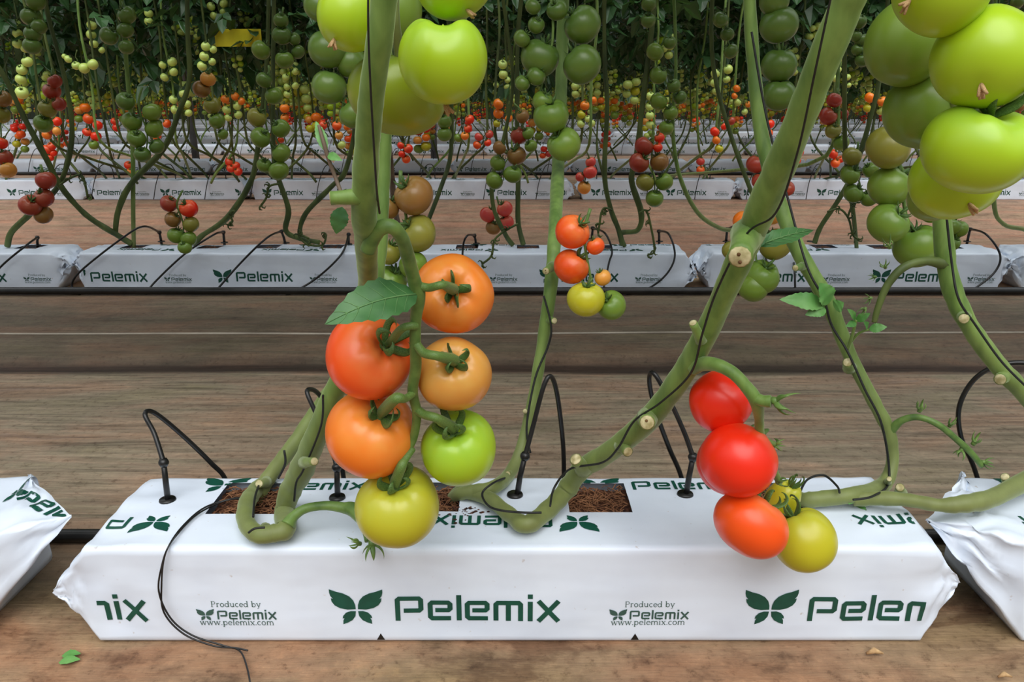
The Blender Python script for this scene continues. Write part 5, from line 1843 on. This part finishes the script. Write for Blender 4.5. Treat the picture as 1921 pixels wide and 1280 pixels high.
for ri in range(2, len(ROWS)):
    Y = ROWS[ri] + 0.09
    half = Y * 0.69 + 0.5
    sp = 0.30 if ri < 5 else 0.36
    x = -half
    while x < half:
        X = x + fr_r.uniform(-.08, .08)
        Yv = Y + fr_r.uniform(-.07, .07) - (0.25 if fr_r.random() < .5 else 0)
        rot = fr_r.choice((0, math.pi))
        if n_vines < 245 and ri < 7:
            root = thing('tomato_vine', (X, Yv, 0), 'slim leafy tomato vine on its string, one of the %s row from the camera' % ORD[ri], 'tomato vine', 'vines of the %s row' % ORD[ri])
            root.rotation_euler = (0, 0, rot)
            sm_, _ = STEMS[fr_r.randrange(8)]
            a = bpy.data.objects.new('stem', sm_)
            COL.objects.link(a)
            a.parent = root
            a = bpy.data.objects.new('foliage', FOL[fr_r.randrange(5)])
            COL.objects.link(a)
            a.parent = root
            a.rotation_euler = (0, 0, fr_r.uniform(0, 6.28))
            n_vines += 1
        else:
            v, f = foliage_mesh('f', fr_r.randrange(10 ** 6), 90, 1.05, 3.7, 0.4, 0.30, 0.05)
            stuff_fo.add([(a + X, b_ + Yv, c) for a, b_, c in v], f)
            stuff_fo.tube([(X, Yv, 3.5), (X + fr_r.uniform(-.03, .03), Yv, 1.2), (X, Yv, 0.5), (X + fr_r.uniform(-.2, .2), Yv, 0.13)], 0.009, 4, 1)
        # fruit on this vine
        base_r = 0.030
        zs = []
        z = fr_r.uniform(0.34, 0.50)
        while z < (1.2 if ri < 4 else 1.45):
            zs.append(z)
            z += fr_r.uniform(0.15, 0.24) * (1 if z < .6 else 0.8)
        for z in zs:
            if fr_r.random() < (0.42 if z < 0.60 else 0.9) * (1 if ri > 2 else 0.45):
                far_truss(X + fr_r.uniform(-.10, .10), Yv - 0.05, z, base_r * fr_r.uniform(.8, 1.15) * (0.8 if z > .8 else 1), fr_r)
                if z > 0.58 and fr_r.random() < .6:
                    far_truss(X + fr_r.choice((-1, 1)) * fr_r.uniform(.09, .16), Yv + fr_r.uniform(-.12, .1), z + fr_r.uniform(-.08, .08), base_r * fr_r.uniform(.7, 1.0), fr_r)
        x += sp
o = stuff_fo.obj('distant_vines', [M_CANOPY, M_STEM_MID], None, smooth=False)
tag(o, 'mass of leafy tomato vines filling the farthest rows', 'tomato vines', None, 'stuff')

# nearest of the far fruit as things of their own, up to about 300 tomatoes in all; the rest as one mass
vis = []
for p, r, c in far_bits:
    d = depth(p)
    px = 960.5 + F * p.x / d
    v = ((CAM_Z - p.z) * CP - p.y * SP) / d
    py = 640 + F * v
    if -10 < px < 1930 and -5 < py < 340:
        vis.append((d, px, py, p, r, c))
vis.sort(key=lambda q: q[0])
n_front = 24
room_left = max(0, 300 - n_individual - n_front)
placed = vis[:room_left]
rest = vis[room_left:]
for d, px, py, p, r, c in placed:
    side = 'left' if px < 640 else ('middle' if px < 1280 else 'right')
    lvl = 'near the bags' if p.z < 0.5 else ('half way up the vines' if p.z < 0.85 else 'under the dark leaves')
    lab = 'small %s tomato %s in the third row, %s part of the picture' % (WORDS[c], lvl, side)
    o = tomato(px, py, r * F / d, r * F / d * .9, p.y, c, (fr_r.uniform(-.4, .4), 1, fr_r.uniform(-.2, .6)), lab, 'third row tomatoes ' + lvl + ' ' + side + ' ' + WORDS[c], TOM_LO[fr_r.randrange(2)], CAL_LO[fr_r.randrange(2)])
CODES = 'lpygobexrd'
mats = []
for c in CODES:
    m, nt, b = new_mat('distant_tomato_' + WORDS[c].replace(' ', '_'))
    nz = N(nt, 'ShaderNodeTexNoise')
    nz.inputs['Scale'].default_value = 8
    mx = N(nt, 'ShaderNodeMix', data_type='RGBA')
    col = lin(*SHADE[c])
    mx.inputs[6].default_value = col
    mx.inputs[7].default_value = (col[0] * .8, col[1] * .85, col[2] * .8, 1)
    nt.links.new(nz.outputs['Fac'], mx.inputs['Factor'])
    nt.links.new(mx.outputs[2], b.inputs['Base Color'])
    b.inputs['Roughness'].default_value = 0.32
    mats.append(m)
g = MB()
for d, px, py, p, r, c in rest:
    nu, nv = (9, 6) if d < 9 else (7, 5)
    v = []
    for j in range(nv + 1):
        th = math.pi * j / nv
        for i in range(nu):
            fi = 2 * math.pi * i / nu
            v.append((p.x + r * math.sin(th) * math.cos(fi), p.y + r * math.sin(th) * math.sin(fi), p.z + r * .86 * math.cos(th) - (r * .2 if j == 0 else 0)))
    f = [(j * nu + i, (j + 1) * nu + i, (j + 1) * nu + (i + 1) % nu, j * nu + (i + 1) % nu) for j in range(nv) for i in range(nu)]
    g.add(v, f, CODES.index(c) if c in CODES else 0)
o = g.obj('distant_tomatoes', mats)
tag(o, 'hundreds of small green, orange and red tomatoes on the far rows', 'tomatoes', None, 'stuff')

# drip tubes of the third to fifth rows
dr_proto = None
for ri in (2, 3, 4):
    Y = ROWS[ri]
    half = Y * 0.67
    x = -half + 0.1
    while x < half:
        X = x + fr_r.uniform(-.06, .06)
        if dr_proto is None:
            root = thing('drip_stake', (X, Y, 0), '', 'irrigation dripper')
            g = MB()
            g.tube([(0, 0.06, 0.12), (0, 0.055, 0.20)], 0.0035, 6)
            g.obj('stake', M_BLACK, root)
            g = MB()
            g.tube([Vector(q) for q in spline([(0, 0.055, 0.20), (0.02, 0.04, 0.235), (0.06, 0.01, 0.22), (0.10, -0.02, 0.12), (0.12, -0.05, 0.01)], 5)], 0.003, 5)
            g.obj('drip_tube', M_BLACK, root)
            dr_proto = root
        else:
            root = link_copy(dr_proto)
            for ch in dr_proto.children:
                link_copy(ch, root)
        root.location = (X, Y, 0)
        root.rotation_euler = (0, 0, 0)
        if fr_r.random() < .5:
            root.scale = (-1, 1, 1)
        root['label'] = 'tiny black drip tube arching over the bags of the %s row' % ORD[ri]
        root['group'] = 'drip tubes of the %s row' % ORD[ri]
        x += 0.37

g = MB()
for ri in range(8, len(ROWS)):
    Y = ROWS[ri]
    half = Y * 0.72
    n = int(2 * half / 1.105) + 1
    for k in range(n):
        x0 = -half + k * 1.105
        prof = [(0, 0.0), (0, .12), (.02, BAG_H), (.16, BAG_H), (.18, .12), (.18, 0)]
        v = []
        for x, q in ((x0, 0.4), (x0 + 0.06, 1), (x0 + 1.0, 1), (x0 + 1.07, 0.4)):
            v += [(x, Y + y, z * q) for y, z in prof]
        f = [(i * 6 + j, (i + 1) * 6 + j, (i + 1) * 6 + j + 1, i * 6 + j + 1) for i in range(3) for j in range(5)]
        g.add(v, f)
o = g.obj('distant_bags', M_BAG, None, smooth=False)
tag(o, 'white grow bags of the farthest rows, thin pale lines below the fruit', 'grow bags', None, 'stuff')

# posts and the yellow card far back
for px_, Yp, lab in ((365, 7.6, 'grey metal post among the far vines in the left part of the picture'), (814, 7.6, 'grey metal post among the far vines behind the big lime tomato'), (1010, 12.3, 'thin grey post far back near the middle')):
    p = P(px_, 280, Yp)
    g = MB()
    g.tube([(p.x, Yp, 0), (p.x, Yp, 3.4)], 0.032, 12)
    g.tube([(p.x, Yp, 0), (p.x, Yp, 0.05)], 0.05, 12)
    tag(g.obj('support_post', M_POST, None, rel=(p.x, Yp, 0)), lab, 'post')
p = P(447, 71, 4.95)
root = thing('sticky_trap', p, 'yellow sticky insect card hanging in the dark leaves at upper left', 'insect trap')
g = MB()
g.box((0, 0, 0), (0.28, 0.004, 0.10))
g.obj('card', M_YELLOW, root, smooth=False)
g = MB()
g.tube([(0, 0, 0.05), (0, 0, 0.9)], 0.0012, 5)
g.obj('string', M_TWINE, root)

# dark backdrop added behind the last row, keeps bright sky out of gaps
g = MB()
g.box((0, 30, 2.5), (70, 0.1, 5))
o = g.obj('added_backdrop', noise_mat('backdrop_dark', lin(16, 24, 14), lin(26, 36, 22), 3, 0.95), None, smooth=False)
o['kind'] = 'structure'

# fallen bits on the ground film
def fallen(px, py, size, ang, mat, label, name='fallen_leaf', z=0.004, parts=3):
    c = P(px, py, -z)
    g = MB()
    r = random.Random(px)
    for k in range(parts):
        a = ang + r.uniform(-1, 1)
        d = Vector((math.cos(a), math.sin(a), 0.15))
        b_ = c + Vector((r.uniform(-.3, .3), r.uniform(-.3, .3), 0)) * size
        leaf_mesh(g, b_ - d * size * .5, b_ + d * size * .5, size * .5, (0.1, -0.2, 1), n=8, droop=.1)
    lo = min(v[2] for v in g.v)
    g.v = [(x, y, zz - lo + 0.002) for x, y, zz in g.v]
    g.v = [(x, y, zz + c.z - z) for x, y, zz in g.v]
    tag(g.obj(name, mat, None, rel=(c.x, c.y, 0.002)), label, 'leaf')


fallen(131, 1233, 0.022, 0.5, M_SPROUT, 'small crumpled green leaf on the brown film at the lower left')
fallen(32, 812, 0.055, 0.2, noise_mat('dry_leaf', lin(84, 80, 50), lin(120, 106, 70), 60, 0.8), 'dry withered leaf on the aisle film at the left edge', z=-0.016, parts=4)
fallen(1530, 797, 0.012, 1.2, M_CANOPY, 'tiny dark green leaf scrap on the aisle film behind the red truss', z=-0.016, parts=2)
fallen(1355, 388, 0.10, 0.4, M_LEAF, 'green leaf lying on the film between second and third rows', z=-0.025, parts=3)
for k, (x, y, s) in enumerate([(1641, 1229, 0.010), (1885, 1273, 0.008), (1020, 690, 0.012)][:2]):
    c = P(x, y, -0.002)
    g = MB()
    g.tube([c + Vector((-s, 0, 0.002)), c + Vector((0, s * .3, 0.004)), c + Vector((s, 0, .002))], [s * .15, s * .4, s * .1], 7)
    tag(g.obj('wood_chip', M_SCAR, None, rel=(c.x, c.y, 0)), ('pale chip on the brown film below the right end of the front bag', 'pale chip on the brown film at the lower right corner')[k], 'debris')
# crumbs of coir spilled on the bag by the middle planting hole
g = MB()
r = random.Random(4)
for k in range(46):
    x, y = 868 + r.gauss(0, 22), 958 + abs(r.gauss(0, 12)) - 6
    c = P(x, y, -(BAG_H + 0.004))
    s = r.uniform(.0008, .0026)
    g.tube([c - Vector((s, 0, 0)), c, c + Vector((s, s * .5, 0))], [s * .4, s * .8, s * .4], 5)
o = g.obj('spilled_coir', M_COIR)
tag(o, 'brown crumbs of coir spilled on the bag by the middle planting hole', 'coir', None, 'stuff')
